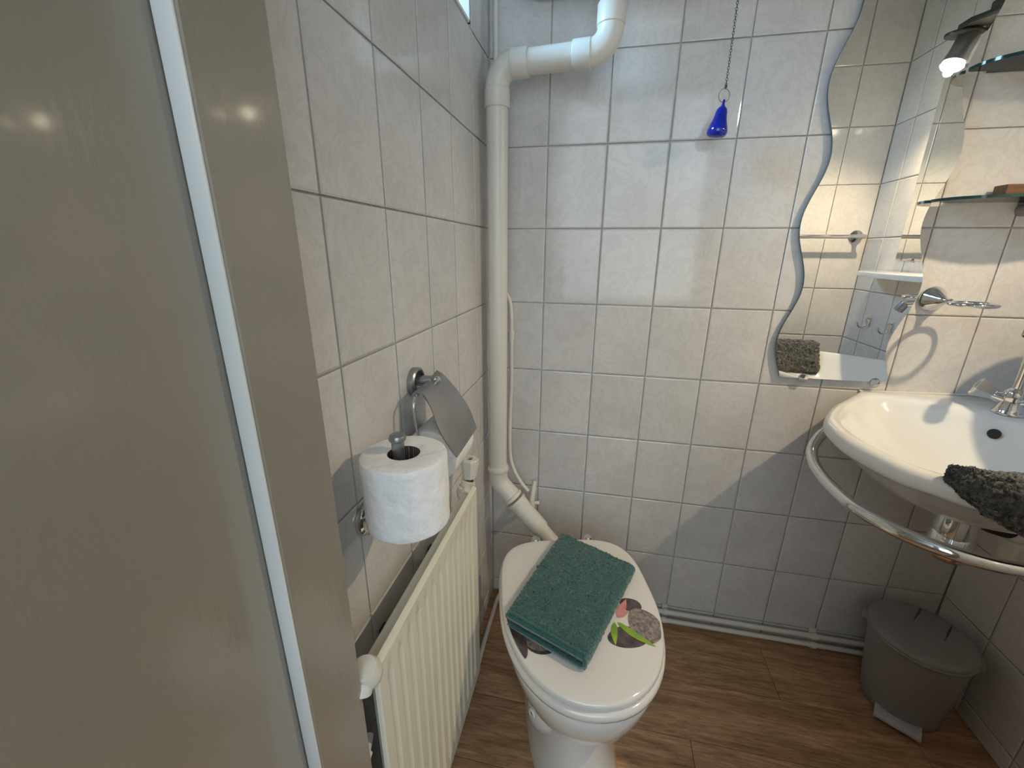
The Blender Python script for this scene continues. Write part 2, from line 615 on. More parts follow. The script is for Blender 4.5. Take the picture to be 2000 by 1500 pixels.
# front wall with the doorway the camera looks through
OX1 = 0.78
g = G()
g.box((OX1, FY - TH, -0.05), (RX + 0.12, -0.96, 2.4)).box((0, FY - TH, 2.08), (OX1, -0.96, 2.4))
wf = build('wall_front', g, GROUT, kind='structure', smooth=0)
tile_wall(wf, (RX, FY - TH, 0), (-1, 0, 0), (0, 0, 1), (0, 1, 0), [0.15 * k for k in range(4)] + [RX - OX1], ZT[:13])
# ceiling
build('ceiling', G().box((-0.16, -0.94, 2.4), (1.8, 0.12, 2.46)).box((-1.2, -2.75, 2.4), (1.8, -0.94, 2.46)), PLASTER, kind='structure', smooth=0)
# hall behind the camera
build('wall_hall_left', G().box((-1.2, -2.75, -0.05), (-1.1, -0.96, 2.4)), HALLWALL, kind='structure', smooth=0)
build('wall_hall_right', G().box((1.7, -2.75, -0.05), (1.8, -0.96, 2.4)), HALLWALL, kind='structure', smooth=0)
g = G()
g.box((-1.1, -0.965, -0.05), (-0.16, -0.94, 2.4)).box((RX + 0.12, -0.965, -0.05), (1.7, -0.94, 2.4))
build('wall_hall_front', g, HALLWALL, kind='structure', smooth=0)
g = G()
for a, b_ in (((-1.1, -2.75, -0.05), (1.7, -2.6, HZ0)), ((-1.1, -2.75, HZ1), (1.7, -2.6, 2.4)), ((-1.1, -2.75, HZ0), (HX0, -2.6, HZ1)), ((HX1, -2.75, HZ0), (1.7, -2.6, HZ1))):
    g.box(a, b_)
build('wall_hall_back', g, HALLWALL, kind='structure', smooth=0)
build('hall_sky_blocker', G().box((HX0, -2.70, HZ0), (HX1, -2.66, HZ1)), HALLWALL, kind='structure', smooth=0)  # unseen solid panel, added to shut the sky out of the hall

# floor: planks run along x
fl = build('floor', G().box((-1.1, -2.75, -0.06), (1.7, 0.12, -0.0125)), SUBFLOOR, kind='structure', smooth=0)
rows = [0.103, -0.057, -0.217, -0.378, -0.539, -0.70, -0.861, -1.022, -1.183]
joints = {0: [0.45], 1: [0.888], 2: [1.19, 0.02], 3: [0.62], 4: [0.30, 1.5], 5: [0.9], 6: [0.2, 1.3], 7: [0.75]}


def plank(x0, x1, y0, y1):
    c = Vector(((x0 + x1) / 2, (y0 + y1) / 2, 0))
    hx, hy, cc = (x1 - x0) / 2 - 0.0006, (y0 - y1) / 2 - 0.0006, 0.0010
    L = [(-hx, -hy), (hx, -hy), (hx, hy), (-hx, hy)]
    v = [(x, y, -0.012) for x, y in L] + [(x, y, -0.0005) for x, y in L] + [((abs(x) - cc) * (1 if x > 0 else -1), (abs(y) - cc) * (1 if y > 0 else -1), 0) for x, y in L]
    f = [(8, 9, 10, 11)]
    for i in range(4):
        j = (i + 1) % 4
        f += [(i, j, j + 4, i + 4), (i + 4, j + 4, j + 8, i + 8)]
    me = bpy.data.meshes.new('plank')
    me.from_pydata(v, [], f)
    me.materials.append(OAK)
    o = bpy.data.objects.new('plank', me)
    o.location = c
    COL.objects.link(o)
    o.parent = fl


for i in range(len(rows) - 1):
    y0, y1 = rows[i], rows[i + 1]
    if y0 > 0.005:
        y0 = 0.005
    xa, xb = (-0.005, RX + 0.005) if y1 > -0.87 else (-1.1, 1.7)
    xs = [xa] + sorted(j for j in joints[i] if xa < j < xb) + [xb]
    for k in range(len(xs) - 1):
        plank(xs[k], xs[k + 1], y0, y1)
y = rows[-1]
while y > -2.6:
    plank(-1.1, 0.1 + random.random(), y, y - 0.161) if False else plank(-1.1, 1.7, y, max(y - 0.161, -2.6))
    y -= 0.161

# window in the left wall
wn = bpy.data.objects.new('window_1', None)
COL.objects.link(wn)
wn['kind'] = 'structure'
wn['_w'] = (0, 0, 0)
g = G()
t_ = 0.006
g.box((-0.16, WY1 - t_, WZ0), (-0.001, WY1, WZ1)).box((-0.16, WY0, WZ0), (-0.001, WY0 + t_, WZ1))
g.box((-0.16, WY0, WZ0), (-0.001, WY1, WZ0 + t_)).box((-0.16, WY0, WZ1 - t_), (-0.001, WY1, WZ1))
build('window_reveal', g, WHITEPAINT, wn, smooth=0)
g = G()
fr = 0.035
for a, b_ in (((WY0, WZ0), (WY0 + fr, WZ1)), ((WY1 - fr, WZ0), (WY1, WZ1)), ((WY0, WZ0), (WY1, WZ0 + fr)), ((WY0, WZ1 - fr), (WY1, WZ1))):
    g.box((-0.145, a[0], a[1]), (-0.112, b_[0], b_[1]), 0.003)
build('window_frame', g, WHITEPAINT, wn)
build('pane', G().box((-0.132, WY0 + fr, WZ0 + fr), (-0.128, WY1 - fr, WZ1 - fr)), PANE, wn, smooth=0)

# door frame and the open door on the left
dr = bpy.data.objects.new('door_1', None)
COL.objects.link(dr)
dr['kind'] = 'structure'
dr['_w'] = (0, 0, 0)
JX = 0.0705
g = G()
# rebated jamb: deep stop face, then the step that faces the hall, then the rebate where the door hangs
g.prism([(0.001, -0.886), (JX - 0.003, -0.886), (JX, -0.889), (JX, -0.9615), (JX - 0.0015, -0.963), (0.001, -0.963)], 0.001, 2.06)
build('door_jamb', g, PAINT, dr)
g = G()
g.prism([(OX1, -0.886), (OX1 - 0.05, -0.886), (OX1 - 0.05, -0.960), (OX1 - 0.033, -0.960), (OX1 - 0.033, -1.0), (OX1 + 0.05, -1.0), (OX1 + 0.05, -0.966), (OX1, -0.966)], 0.001, 2.06)
build('door_jamb', g, PAINT, dr)
build('door_head', G().box((0.0, -0.963, 2.0605), (OX1, -0.886, 2.0795), 0.002), PAINT, dr)
g = G()
g.box((0.0150, -1.68, 0.008), (0.0552, -0.9635, 2.05), 0.0008)
build('pale_strip', G().box((0.0556, -0.9655, 0.002), (JX - 0.0008, -0.9632, 2.055), 0.0006), WHITEPAINT, dr)  # thin white strip added over the jamb step to show it brighter
dl = build('door_leaf', g, PAINT, dr)
g = G()
g.box((0.055, -1.66, 0.93), (0.060, -1.62, 1.12), 0.002)
g.tube([(0.058, -1.64, 1.05), (0.10, -1.64, 1.05)] + elbow((0.06, -1.64, 1.05), (0.105, -1.64, 1.05), (0.105, -1.5, 1.05), 0.012) + [(0.105, -1.53, 1.05)], 0.008)
build('door_handle', g, CHROME, dl)

# ------------------------------------------------------------------ toilet
TH15 = math.radians(15)
pv = Vector((math.cos(TH15), math.sin(TH15), 0))
av = Vector((math.sin(TH15), -math.cos(TH15), 0))


def tw(p, a, z):
    return pv * p + av * a + Vector((0, 0, z))


def lid_outline(sc=1.0, hw=0.1785, a0=0.47, fr_=0.255, bk=0.195, n=72, nf=2.15, nb=3.8, dp=0.0):
    out = []
    for k in range(n):
        t = 2 * PI * k / n
        c, s_ = math.cos(t), math.sin(t)
        if s_ >= 0:
            e_ = 2 / nf
            p = hw * math.copysign(abs(c) ** e_, c)
            a = fr_ * abs(s_) ** e_
        else:
            eb = 2 / nb
            p = hw * math.copysign(abs(c) ** eb, c)
            a = -bk * abs(s_) ** eb
        out.append((0.194 + dp + p * sc, a0 + a * sc))
    return out


toilet = thing('toilet', 'white porcelain toilet with a closed pebble print lid, standing in the corner beside the radiator', 'toilet', tuple(tw(0.194, 0.45, 0)))


def loft(specs, caps=(True, True), n=72):
    g = G()
    rings = []
    for sp in specs:
        z = sp.pop('z')
        rings.append([tw(p, a, z) for p, a in lid_outline(n=n, **sp)])
    return g.grid(rings, True, caps)


S = lambda z, **k: dict(z=z, **k)
# lid
g = loft([S(0.4125, sc=0.94), S(0.4125, sc=0.985), S(0.415, sc=0.997), S(0.420, sc=1.0), S(0.4265, sc=0.997), S(0.4295, sc=0.985), S(0.4305, sc=0.965), S(0.4315, sc=0.90), S(0.4328, sc=0.7), S(0.4336, sc=0.4), S(0.434, sc=0.1)])
lid = build('lid', g, LIDPL, toilet, smooth=60)
# seat: ring a little larger than the lid in front
g = loft([S(0.3895, sc=0.95), S(0.3895, sc=1.0), S(0.392, sc=1.018), S(0.400, sc=1.025), S(0.408, sc=1.018), S(0.411, sc=1.0), S(0.411, sc=0.93)])
build('seat', g, LIDPL, toilet, smooth=60)
for dp in (-0.075, 0.075):
    c = tw(0.194 + dp, 0.258, 0.40)
    g = G().lathe([(0.012, -0.02), (0.014, -0.012), (0.014, 0.018), (0.009, 0.024)], c, (0, 0, 1), 20)
    g.tube([tw(0.194 + dp - 0.022, 0.272, 0.412), tw(0.194 + dp + 0.022, 0.272, 0.412)], 0.007)
    build('hinge', g, CHROME, toilet)
# bowl and pedestal in one skin
g = loft([
    S(0.0, hw=0.112, a0=0.42, fr_=0.255, bk=0.20, nf=2.6, nb=3.5),
    S(0.012, hw=0.112, a0=0.42, fr_=0.255, bk=0.20, nf=2.6, nb=3.5),
    S(0.04, hw=0.105, a0=0.42, fr_=0.240, bk=0.20, nf=2.5, nb=3.5),
    S(0.10, hw=0.094, a0=0.42, fr_=0.212, bk=0.20, nf=2.4, nb=3.3),
    S(0.17, hw=0.090, a0=0.43, fr_=0.192, bk=0.21, nf=2.3, nb=3.3),
    S(0.205, hw=0.094, a0=0.43, fr_=0.196, bk=0.21, nf=2.2, nb=3.3),
    S(0.225, hw=0.112, a0=0.44, fr_=0.210, bk=0.21, nf=2.2, nb=3.3),
    S(0.25, hw=0.134, a0=0.45, fr_=0.226, bk=0.21, nf=2.2, nb=3.3),
    S(0.29, hw=0.154, a0=0.46, fr_=0.242, bk=0.20, nf=2.15, nb=3.4),
    S(0.33, hw=0.166, a0=0.465, fr_=0.250, bk=0.20, nf=2.15, nb=3.6),
    S(0.36, hw=0.172, a0=0.47, fr_=0.252, bk=0.20, nf=2.15, nb=3.8),
    S(0.380, hw=0.174, a0=0.47, fr_=0.252, bk=0.20, nf=2.15, nb=3.8),
    S(0.387, hw=0.171, a0=0.47, fr_=0.248, bk=0.197, nf=2.15, nb=3.8),
    S(0.3885, hw=0.160, a0=0.47, fr_=0.236, bk=0.185, nf=2.15, nb=3.8),
])
# trapway: bulge on each side behind the pedestal front
build('bowl', g, PORCELAIN, toilet, smooth=50)
gb = g
g = G()
for s_ in (-1, 1):
    pts = [tw(0.194 + s_ * 0.058, 0.33, 0.03), tw(0.194 + s_ * 0.060, 0.40, 0.075), tw(0.194 + s_ * 0.064, 0.500, 0.115), tw(0.194 + s_ * 0.068, 0.530, 0.155), tw(0.194 + s_ * 0.064, 0.520, 0.215), tw(0.194 + s_ * 0.050, 0.49, 0.26)]
    g.tube(spline(pts, 6), 0.050, 24)
build('trapway', g, PORCELAIN, toilet, smooth=60)
# fixing screw cap on the left flank
c = Vector((0.2272, -0.5173, 0.1759))
ax = Vector((-0.6708, -0.7400, 0.0497))
g = G().lathe([(0.011, 0.0), (0.0115, 0.002), (0.0095, 0.0045), (0.006, 0.005), (0.005, 0.001)], c, ax, 24, (False, True))
cap = build('screw_cap', g, PORCELAIN, toilet, label='small round screw cap on the flank')
build('screw_hole', G().lathe([(0.0052, 0.0), (0.0052, 0.0022)], c, ax, 20), BLACK, cap)


# printed picture on the lid: pebbles, flower and bamboo leaf, thin print layers on the lacquer
def lid_z(p, a):
    d = math.hypot((p - 0.194) / 0.1785, (a - 0.47) / 0.23)
    return 0.4340 - 0.0026 * d * d + 0.0004


def speck(name, c1, c2, sc_=90):
    return mat(name, c1, 0.15, nscale=sc_, ncol=c2, coat=0.5, nlo=0.3, nhi=0.7)


PEB1 = speck('pebble_print_light', (0.36, 0.30, 0.28), (0.10, 0.08, 0.08), 130)
PEB2 = speck('pebble_print_dark', (0.12, 0.09, 0.09), (0.035, 0.025, 0.03), 60)
LEAFM = speck('leaf_print_green', (0.42, 0.58, 0.035), (0.16, 0.32, 0.02), 22)
FLOW = speck('flower_print_pink', (0.60, 0.12, 0.13), (0.75, 0.40, 0.38), 30)


def decal(name, m, pts, dz=0.0, label=None):
    """pts: outline in lid coordinates, fan patch slightly above the lid"""
    clipped = []
    for p, a in pts:
        dp_, da_ = p - 0.194, a - 0.47
        e1, e2 = (0.255, 2.15) if da_ > 0 else (0.195, 3.8)
        q = (abs(dp_ / 0.1785) ** e2 + abs(da_ / e1) ** e2) ** (1 / e2)
        k = min(1, 0.965 / max(q, 1e-6))
        clipped.append((0.194 + dp_ * k, 0.47 + da_ * k))
    pts = clipped
    g = G()
    cx = sum(p[0] for p in pts) / len(pts)
    cy = sum(p[1] for p in pts) / len(pts)
    rings = []
    for s_ in (1.0, 0.75, 0.5, 0.25, 0.02):
        rings.append([tw(cx + (p - cx) * s_, cy + (a - cy) * s_, lid_z(cx + (p - cx) * s_, cy + (a - cy) * s_) + dz) for p, a in pts])
    g.grid(rings, True, (False, True))
    return build(name, g, m, lid, smooth=180, label=label)


def blob(c, rx, ry, rot, wob=0.06, n=40, seed=0):
    out = []
    for k in range(n):
        t = 2 * PI * k / n
        r = 1 + wob * math.sin(2 * t + seed) + wob * 0.6 * math.sin(3 * t + seed * 2.1)
        x, y_ = rx * r * math.cos(t), ry * r * math.sin(t)
        out.append((c[0] + x * math.cos(rot) - y_ * math.sin(rot), c[1] + x * math.sin(rot) + y_ * math.cos(rot)))
    return out


def W2L(x, y_):
    v = Vector((x, y_, 0))
    return (v.dot(pv), v.dot(av))


# ------------------------------------------------------------------ teal towel on the lid
def fuzz(p, amp, sc_):
    n_ = noise.noise(p * sc_)
    return n_ * amp


tow = thing('folded_towel', 'teal terry hand towel folded flat on the closed toilet lid', 'towel', (0.30, -0.41, 0.435))
BL, BR, FL, FR = Vector((0.262, -0.235, 0)), Vector((0.445, -0.318, 0)), Vector((0.170, -0.528, 0)), Vector((0.338, -0.598, 0))


def towel_pt(s, t, z):
    """s 0..1 across (left to right), t 0..1 along (back to front)"""
    a = BL.lerp(BR, s)
    b_ = FL.lerp(FR, s)
    p = a.lerp(b_, t)
    p.z = z
    return p


def towel_profile():
    """closed U section: bottom layer, fold at right, top layer; (s, z) with width 0.2"""
    W_ = 0.2
    th, gap = 0.0092, 0.0080
    z0 = 0.4345
    pts = []
    N = 90
    rO = (2 * th + gap) / 2
    zc = z0 + rO
    for k in range(N + 1):
        pts.append((0.003 + (W_ - rO - 0.003) * k / N, z0))
    for k in range(1, 20):
        an = -PI / 2 + PI * k / 20
        pts.append((W_ - rO + rO * math.cos(an), zc + rO * math.sin(an)))
    for k in range(N + 1):
        pts.append((W_ - rO - (W_ - rO) * k / N, z0 + 2 * rO))
    for k in range(1, 6):
        an = PI / 2 + PI * k / 6
        pts.append((-0.004 + 0 * k + 0.004 * math.cos(an), z0 + 2 * rO - th / 2 + th / 2 * math.sin(an)))
    ri = gap / 2
    for k in range(N + 1):
        pts.append(((W_ - rO) * k / N, z0 + 2 * rO - th))
    for k in range(1, 6):
        an = PI / 2 - PI * k / 6
        pts.append((W_ - rO + ri * math.cos(an), zc + ri * math.sin(an)))
    for k in range(N + 1):
        pts.append((W_ - rO - (W_ - rO - 0.003) * k / N, z0 + th))
    for k in range(1, 6):
        an = PI / 2 + PI * k / 6
        pts.append((0.003 + 0.004 * math.cos(an), z0 + th / 2 + th / 2 * math.sin(an)))
    return pts


prof = towel_profile()
NT = 150
rings = []
for i in range(NT + 1):
    t = i / NT
    ring = []
    for (sx_, z) in prof:
        s_ = sx_ / 0.2
        zz = z
        top = (z - 0.4345) / 0.026
        # upper layer sags and lifts a little, the free front end opens toward the fold
        zz += top * (0.003 * math.sin(2.3 * s_ + 1.1) * math.sin(2.6 * t + 0.4) + 0.004 * max(0, t - 0.75) * 4 * s_)
        p = towel_pt(s_, t, zz)
        hem = t > 0.955 and top > 0.4
        amp = 0.0005 if hem else 0.0015
        j = random.gauss(0, amp)
        p += Vector((random.gauss(0, amp * 0.6), random.gauss(0, amp * 0.6), 0))
        if top > 0.9:
            p.z += abs(j) - (0.0016 if (0.945 < t < 0.96) else 0)
        elif top < 0.02:
            pass
        else:
            p.z += j * 0.4
        p += Vector((0, 0, fuzz(p, 0.002, 28))) * top
        ring.append(p)
    rings.append(ring)
g = G().grid(rings, True, (True, True))
build('terry_cloth', g, TEAL, tow, smooth=180)
g = G()
hp = []
for s0, t0, s1, t1 in ((0.0, 0.972, 0.955, 0.972),):
    for k in range(60):
        s_ = s0 + (s1 - s0) * k / 59
        hp.append(towel_pt(s_, 0.985, 0.4345 + 0.0262 + 0.003 * math.sin(2.3 * s_ + 1.1) * math.sin(2.6 * 0.98 + 0.4) + 0.004 * 0.92 * s_ + fuzz(towel_pt(s_, 0.985, 0.46), 0.002, 28)))
g.tube(hp, 0.0026, 8)
build('hem', g, TEALHEM, tow, label='narrow woven hem along the front edge', smooth=60)

# pebble prints placed where they peep out beside the towel
decal('pebble_print', PEB1, blob((0.3215, 0.5660), 0.0335, 0.046, 0.15, seed=1), 0.0002)
decal('pebble_print', PEB2, blob((0.3080, 0.5120), 0.0230, 0.021, 0.5, seed=2), 0.0001)
decal('pebble_print', PEB2, blob((0.2740, 0.5930), 0.040, 0.026, 0.1, seed=3), 0.0000)
decal('pebble_print', PEB2, blob((0.1000, 0.5900), 0.042, 0.032, 0.25, seed=4), 0.0001)
decal('pebble_print', PEB1, blob((0.0900, 0.5900), 0.030, 0.026, 0.35, seed=2.5), 0.00015)
decal('pebble_print', PEB2, blob((0.0430, 0.5780), 0.020, 0.050, -0.22, seed=5), 0.0002)
decal('pebble_print', PEB2, blob((0.1170, 0.3850), 0.010, 0.008, 0.3, seed=6), 0.0001)
def leaf(p0, p1, wd, bend=0.0):
    a, b_ = Vector(W2L(*p0)), Vector(W2L(*p1))
    d = b_ - a
    n_ = Vector((-d.y, d.x)).normalized()
    up_, dn_ = [], []
    for k in range(17):
        t = k / 16
        w_ = wd * math.sin(PI * min(1, t ** 0.75)) ** 0.9 if 0 < t < 1 else 0.0002
        c_ = a + d * t + n_ * bend * math.sin(PI * t)
        up_.append(c_ + n_ * w_)
        dn_.append(c_ - n_ * w_)
    return [tuple(q) for q in up_ + dn_[::-1][1:-1]]


decal('leaf_print', LEAFM, leaf((0.3985, -0.4685), (0.4762, -0.5119), 0.0080, 0.004), 0.0006, label='long green leaf printed on the lid')
decal('leaf_print', LEAFM, leaf((0.3935, -0.470), (0.3945, -0.5267), 0.0070, 0.002), 0.0005)
decal('flower_print', FLOW, leaf((0.398, -0.452), (0.4205, -0.4005), 0.0085, 0.002), 0.0004, label='pink petal printed on the lid')
decal('flower_print', FLOW, leaf((0.398, -0.456), (0.4265, -0.4310), 0.0060, 0.001), 0.0005)

# ------------------------------------------------------------------ flush pipe
fp = thing('flush_pipe', 'thick cream plastic flush pipe running down the corner into the back of the toilet', 'pipe', (0.042, -0.089, 0.5))
PR = 0.0262
PX, PY = 0.042, -0.089
RX2, RY2, RZ2 = 0.296, -0.100, 1.612
A = Vector((PX, PY, 1.606))
B = Vector((RX2, RY2, RZ2))
g = G().tube([(PX, PY, 0.560), (PX, PY, RZ2 - 0.05)], PR, 32)
build('vertical_pipe', g, PVC, fp)
d = (B - A).normalized()
build('horizontal_pipe', G().tube([A + d * 0.05, B - d * 0.05], PR, 32), PVC, fp)
build('riser_pipe', G().tube([B + Vector((0, 0, 0.04)), B + Vector((0, 0, 0.19))], PR, 32), PVC, fp)


def elbow_part(a, c, b_, la, lb, r=0.045, rr=None, ring=True):
    rr = rr or PR + 0.0018
    a, c, b_ = Vector(a), Vector(c), Vector(b_)
    u, v = (a - c).normalized(), (b_ - c).normalized()
    body = [c + u * la] + elbow(a, c, b_, r, 10) + [c + v * lb]
    g = G().tube(body, rr, 32)
    if ring:
        for q, dd, ln in ((c + u * la, u, 0.040), (c + v * lb, v, 0.040)):
            g.lathe([(rr, -ln), (rr + 0.0022, -ln + 0.002), (rr + 0.0022, -0.001), (rr + 0.001, 0.0008), (rr - 0.003, 0.001)], q, dd, 32)
    return g


build('elbow', elbow_part((PX, PY, 0.5), A, B, 0.085, 0.075), PVC, fp)
build('elbow', elbow_part(A, B, B + Vector((0, 0, 1)), 0.078, 0.085), PVC, fp)
# lower 45 degree bend with sealing sockets
C0 = Vector((PX, PY, 0.515))
D1 = Vector((0.70, -0.10, -0.70)).normalized()
C1 = C0 + D1 * 0.19
g = G().tube([(PX, PY, 0.556)] + elbow((PX, PY, 0.57), C0, C1, 0.05, 8) + [C0 + D1 * 0.075], PR + 0.002, 32)
g.lathe([(0.024, -0.002), (PR + 0.004, -0.002), (PR + 0.0065, 0.004), (PR + 0.0065, 0.010), (PR + 0.004, 0.016), (PR, 0.017)], (PX, PY, 0.552), (0, 0, 1), 32)
build('bend', g, PVC, fp)
g = G()
for s0 in (0.062, 0.080):
    g.lathe([(PR, 0), (PR + 0.006, 0.002), (PR + 0.0065, 0.007), (PR + 0.005, 0.012), (PR, 0.013)], C0 + D1 * s0, D1, 32)
g.tube([C0 + D1 * 0.085, C0 + D1 * 0.150], [PR + 0.004, PR + 0.001], 32)
build('socket', g, PVC, fp)
g = G().tube([C0 + D1 * 0.145, C0 + D1 * 0.165, C0 + D1 * 0.20, C0 + D1 * 0.201, C0 + D1 * 0.27] + [Vector((0.262, -0.180, 0.285))], [0.0285, 0.0280, 0.0275, 0.0235, 0.0235, 0.0235], 28)
build('outlet_pipe', g, PVC, fp)

# small supply pipe behind it, with stop tap
sp = thing('supply_pipe', 'thin painted water pipe behind the thick corner pipe, ending at a small stop tap', 'pipe', (0.0645, -0.02, 0.7))
pth = [(0.0205, -0.012, 2.38), (0.0205, -0.012, 1.2)] + [(0.022, -0.012, 1.13), (0.045, -0.012, 1.085), (0.060, -0.013, 1.055), (0.0645, -0.014, 1.01), (0.0655, -0.014, 0.9), (0.066, -0.012, 0.82), (0.0635, -0.014, 0.74), (0.0625, -0.018, 0.66), (0.064, -0.022, 0.60), (0.070, -0.028, 0.555), (0.085, -0.036, 0.520), (0.108, -0.042, 0.486), (0.130, -0.044, 0.462)]
build('copper_tube', G().tube(spline(pth, 5), 0.0062, 14), PVC, sp)
build('sleeve', G().tube([(0.0655, -0.0135, 0.975), (0.0655, -0.0135, 0.945)], 0.0082, 16), PVC, sp)
g = G()
g.tube([(0.148, -0.022, 0.488), (0.145, -0.034, 0.455), (0.140, -0.048, 0.415)], [0.0065, 0.0085, 0.010], 16)
g.lathe([(0.0, -0.013), (0.011, -0.012), (0.013, -0.004), (0.013, 0.006), (0.009, 0.011), (0.0, 0.012)], (0.141, -0.050, 0.412), (0.2, -0.9, 0.2), 20)
build('tap_body', g, PVC, sp)
g = G().tube([(0.143, -0.045, 0.418), (0.155, -0.038, 0.418), (0.163, -0.034, 0.416)], [0.005, 0.0055, 0.0075], 14)
build('tap_lever', g, PVC, sp)
build('tap_screw', G().lathe([(0.0045, 0), (0.0045, 0.003)], Vector((0.141, -0.050, 0.412)) + Vector((0.2, -0.9, 0.2)).normalized() * 0.0115, (0.2, -0.9, 0.2), 16), SATIN, sp)

# cistern high on the back wall, its underside just above the frame
cis = thing('cistern', 'high level white cistern on the back wall, bottom edge above the bent pipe', 'cistern', (0.32, -0.10, 1.757))
g = G().box((0.10, -0.195, 1.757), (0.53, -0.001, 2.05), 0.02)
build('tank', g, PORCELAIN, cis)
build('tank_lid', G().box((0.095, -0.205, 2.051), (0.535, -0.001, 2.08), 0.008), PORCELAIN, cis)
build('lever', G().tube([(0.50, -0.065, 2.088), (0.552, -0.065, 2.088), (0.552, -0.065, 2.081)], 0.005, 12), CHROME, cis)

# chain with blue pull
pc = thing('pull_chain', 'blue pear shaped pull hanging on a thin metal chain', 'pull chain', (0.551, -0.065, 1.46))
CX, CY = 0.551, -0.065
zc_, k_ = 1.541, 0
g = G()
while zc_ < 2.08:
    # links alternate by a quarter turn
    s1, s2 = (0.0022, 0) if k_ % 2 else (0, 0.0022)
    pts = [Vector((CX + s1 * math.cos(t), CY + s2 * math.cos(t), zc_ + 0.0034 * math.sin(t))) for t in [2 * PI * q / 8 for q in range(8)]]
    g.tube(pts, 0.00055, 5, closed=True)
    zc_ += 0.0052
    k_ += 1
build('chain', g, CHAINM, pc, kind='stuff')
g = G()
dirr = Vector((0.94, 0.34, 0))
pts = [Vector((CX - 0.001, CY, 1.5260)) + dirr * 0.0130 * math.cos(t) + Vector((0, 0, 0.0130 * math.sin(t))) for t in [2 * PI * q / 40 for q in range(40)]]
g.tube(pts, 0.0010, 8, closed=True)
build('split_ring', g, CHROME, pc)
build('chain_clasp', G().lathe([(0.0008, 0), (0.0026, 0.002), (0.0028, 0.005), (0.0012, 0.008)], (CX, CY, 1.5385), (0, 0, 1), 12), CHAINM, pc)
pf = [(0.0, 0.0), (0.012, 0.0008), (0.0182, 0.004), (0.0207, 0.010), (0.0204, 0.0155), (0.0180, 0.0235), (0.0150, 0.032), (0.0128, 0.041), (0.0118, 0.048), (0.0104, 0.0535), (0.0068, 0.0575), (0.0036, 0.0605), (0.0026, 0.065), (0.0026, 0.070), (0.001, 0.0725)]
build('pear_knob', G().lathe([(a * 1.05, b_ * 1.05) for a, b_ in pf], (CX - 0.0067, CY, 1.4435), (0.10, 0.0, 1), 36), BLUE, pc, smooth=80)

# ------------------------------------------------------------------ wavy mirror on the back wall
mr = thing('wavy_mirror', 'frameless wavy edged mirror hanging on the back wall left of the basin', 'mirror', (0.915, -0.009, 0.885))


def wave(z):
    return math.cos(2 * PI * (z - 1.409) / 0.289)


zs = [0.8855 + (1.985 - 0.8855) * k / 150 for k in range(151)]
lft = [(0.7905 + 0.0170 * wave(z), z) for z in zs]
rgt = [(1.0405 + 0.0172 * wave(z), z) for z in zs]
# soft lower corners
lft = [(0.802, 0.8815), (0.796, 0.883)] + lft[1:]
rgt = [(1.030, 0.8835), (1.0355, 0.8855)] + rgt[1:]
outl = lft + rgt[::-1]
M = Matrix(((1, 0, 0, 0), (0, 0, 1, 0), (0, 1, 0, 0), (0, 0, 0, 1)))   # outline z -> world z, prism height -> y
g = G().prism(outl, -0.013, -0.008, 0, M)
build('mirror_glass', g, None, mr, smooth=30, mats=[MIRROR, MEDGE], fmat=lambda p: 0 if p.normal.y < -0.9 else 1)
for x_ in (0.853, 1.018):
    build('mirror_clip', G().lathe([(0.0, -0.0175), (0.010, -0.0165), (0.0115, -0.014), (0.0115, -0.0005)], (x_, 0, 0.8825), (0, 1, 0), 20), CHROME, mr)

# ------------------------------------------------------------------ ring holder
rh = thing('ring_holder', 'chrome tumbler ring with a cone shaped wall rosette, empty, right of the wavy mirror', 'holder', (1.095, 0, 1.095))
g = G().lathe([(0.029, 0.0), (0.0295, 0.003), (0.028, 0.006), (0.023, 0.013), (0.015, 0.026), (0.009, 0.036), (0.0065, 0.044), (0.006, 0.05)], (1.095, -0.0005, 1.095), (0.1, -1, -0.02), 36)
build('rosette', g, CHROME, rh)
ctr = Vector((1.117, -0.090, 1.092))
pts = [ctr + Vector((0.037 * math.cos(t), 0.037 * math.sin(t), 0)) for t in [2 * PI * q / 56 for q in range(56)]]
g = G().tube(pts, 0.0046, 14, closed=True)
build('ring', g, CHROME, rh, label='round chrome wire ring')
build('arm', G().tube([(1.098, -0.042, 1.094), (1.102, -0.050, 1.093), (1.106, -0.056, 1.092)], [0.006, 0.005, 0.0042], 14), CHROME, rh)

# ------------------------------------------------------------------ glass shelves
def glass_shelf(z, where, wood=None):
    sh = thing('glass_shelf', where, 'shelf', (1.19, 0, z), 'glass shelves on the back wall')
    n = 48
    ol = [(1.022 + 0.006, -0.016), (1.022, -0.022)]
    for k in range(n + 1):
        t = PI - PI * k / n
        x_ = 1.185 + 0.163 * math.cos(t)
        y_ = -0.026 - 0.100 * math.sin(t) ** 0.85 if 0 < k < n else -0.026
        ol.append((x_, y_))
    ol.append((1.345, -0.003))
    ol.append((1.066, -0.003))
    ol.append((1.062, -0.0155))
    g = G().prism(ol, z, z + 0.006, 0)
    build('glass_plate', g, None, sh, smooth=30, mats=[SHELFG, SHELFE], fmat=lambda p: 0 if abs(p.normal.z) > 0.9 else 1)
    for bx in (1.212, 1.325):
        g = G()
        g.lathe([(0.0135, 0.0), (0.0140, 0.004), (0.0130, 0.020), (0.0110, 0.036), (0.006, 0.044), (0.0, 0.046)], (bx, -0.0005, z - 0.0155), (0, -1, 0.04), 24)
        g.box((bx - 0.011, -0.034, z - 0.006), (bx + 0.011, -0.001, z - 0.0006), 0.001)
        build('bracket', g, SATIN, sh)
    return sh


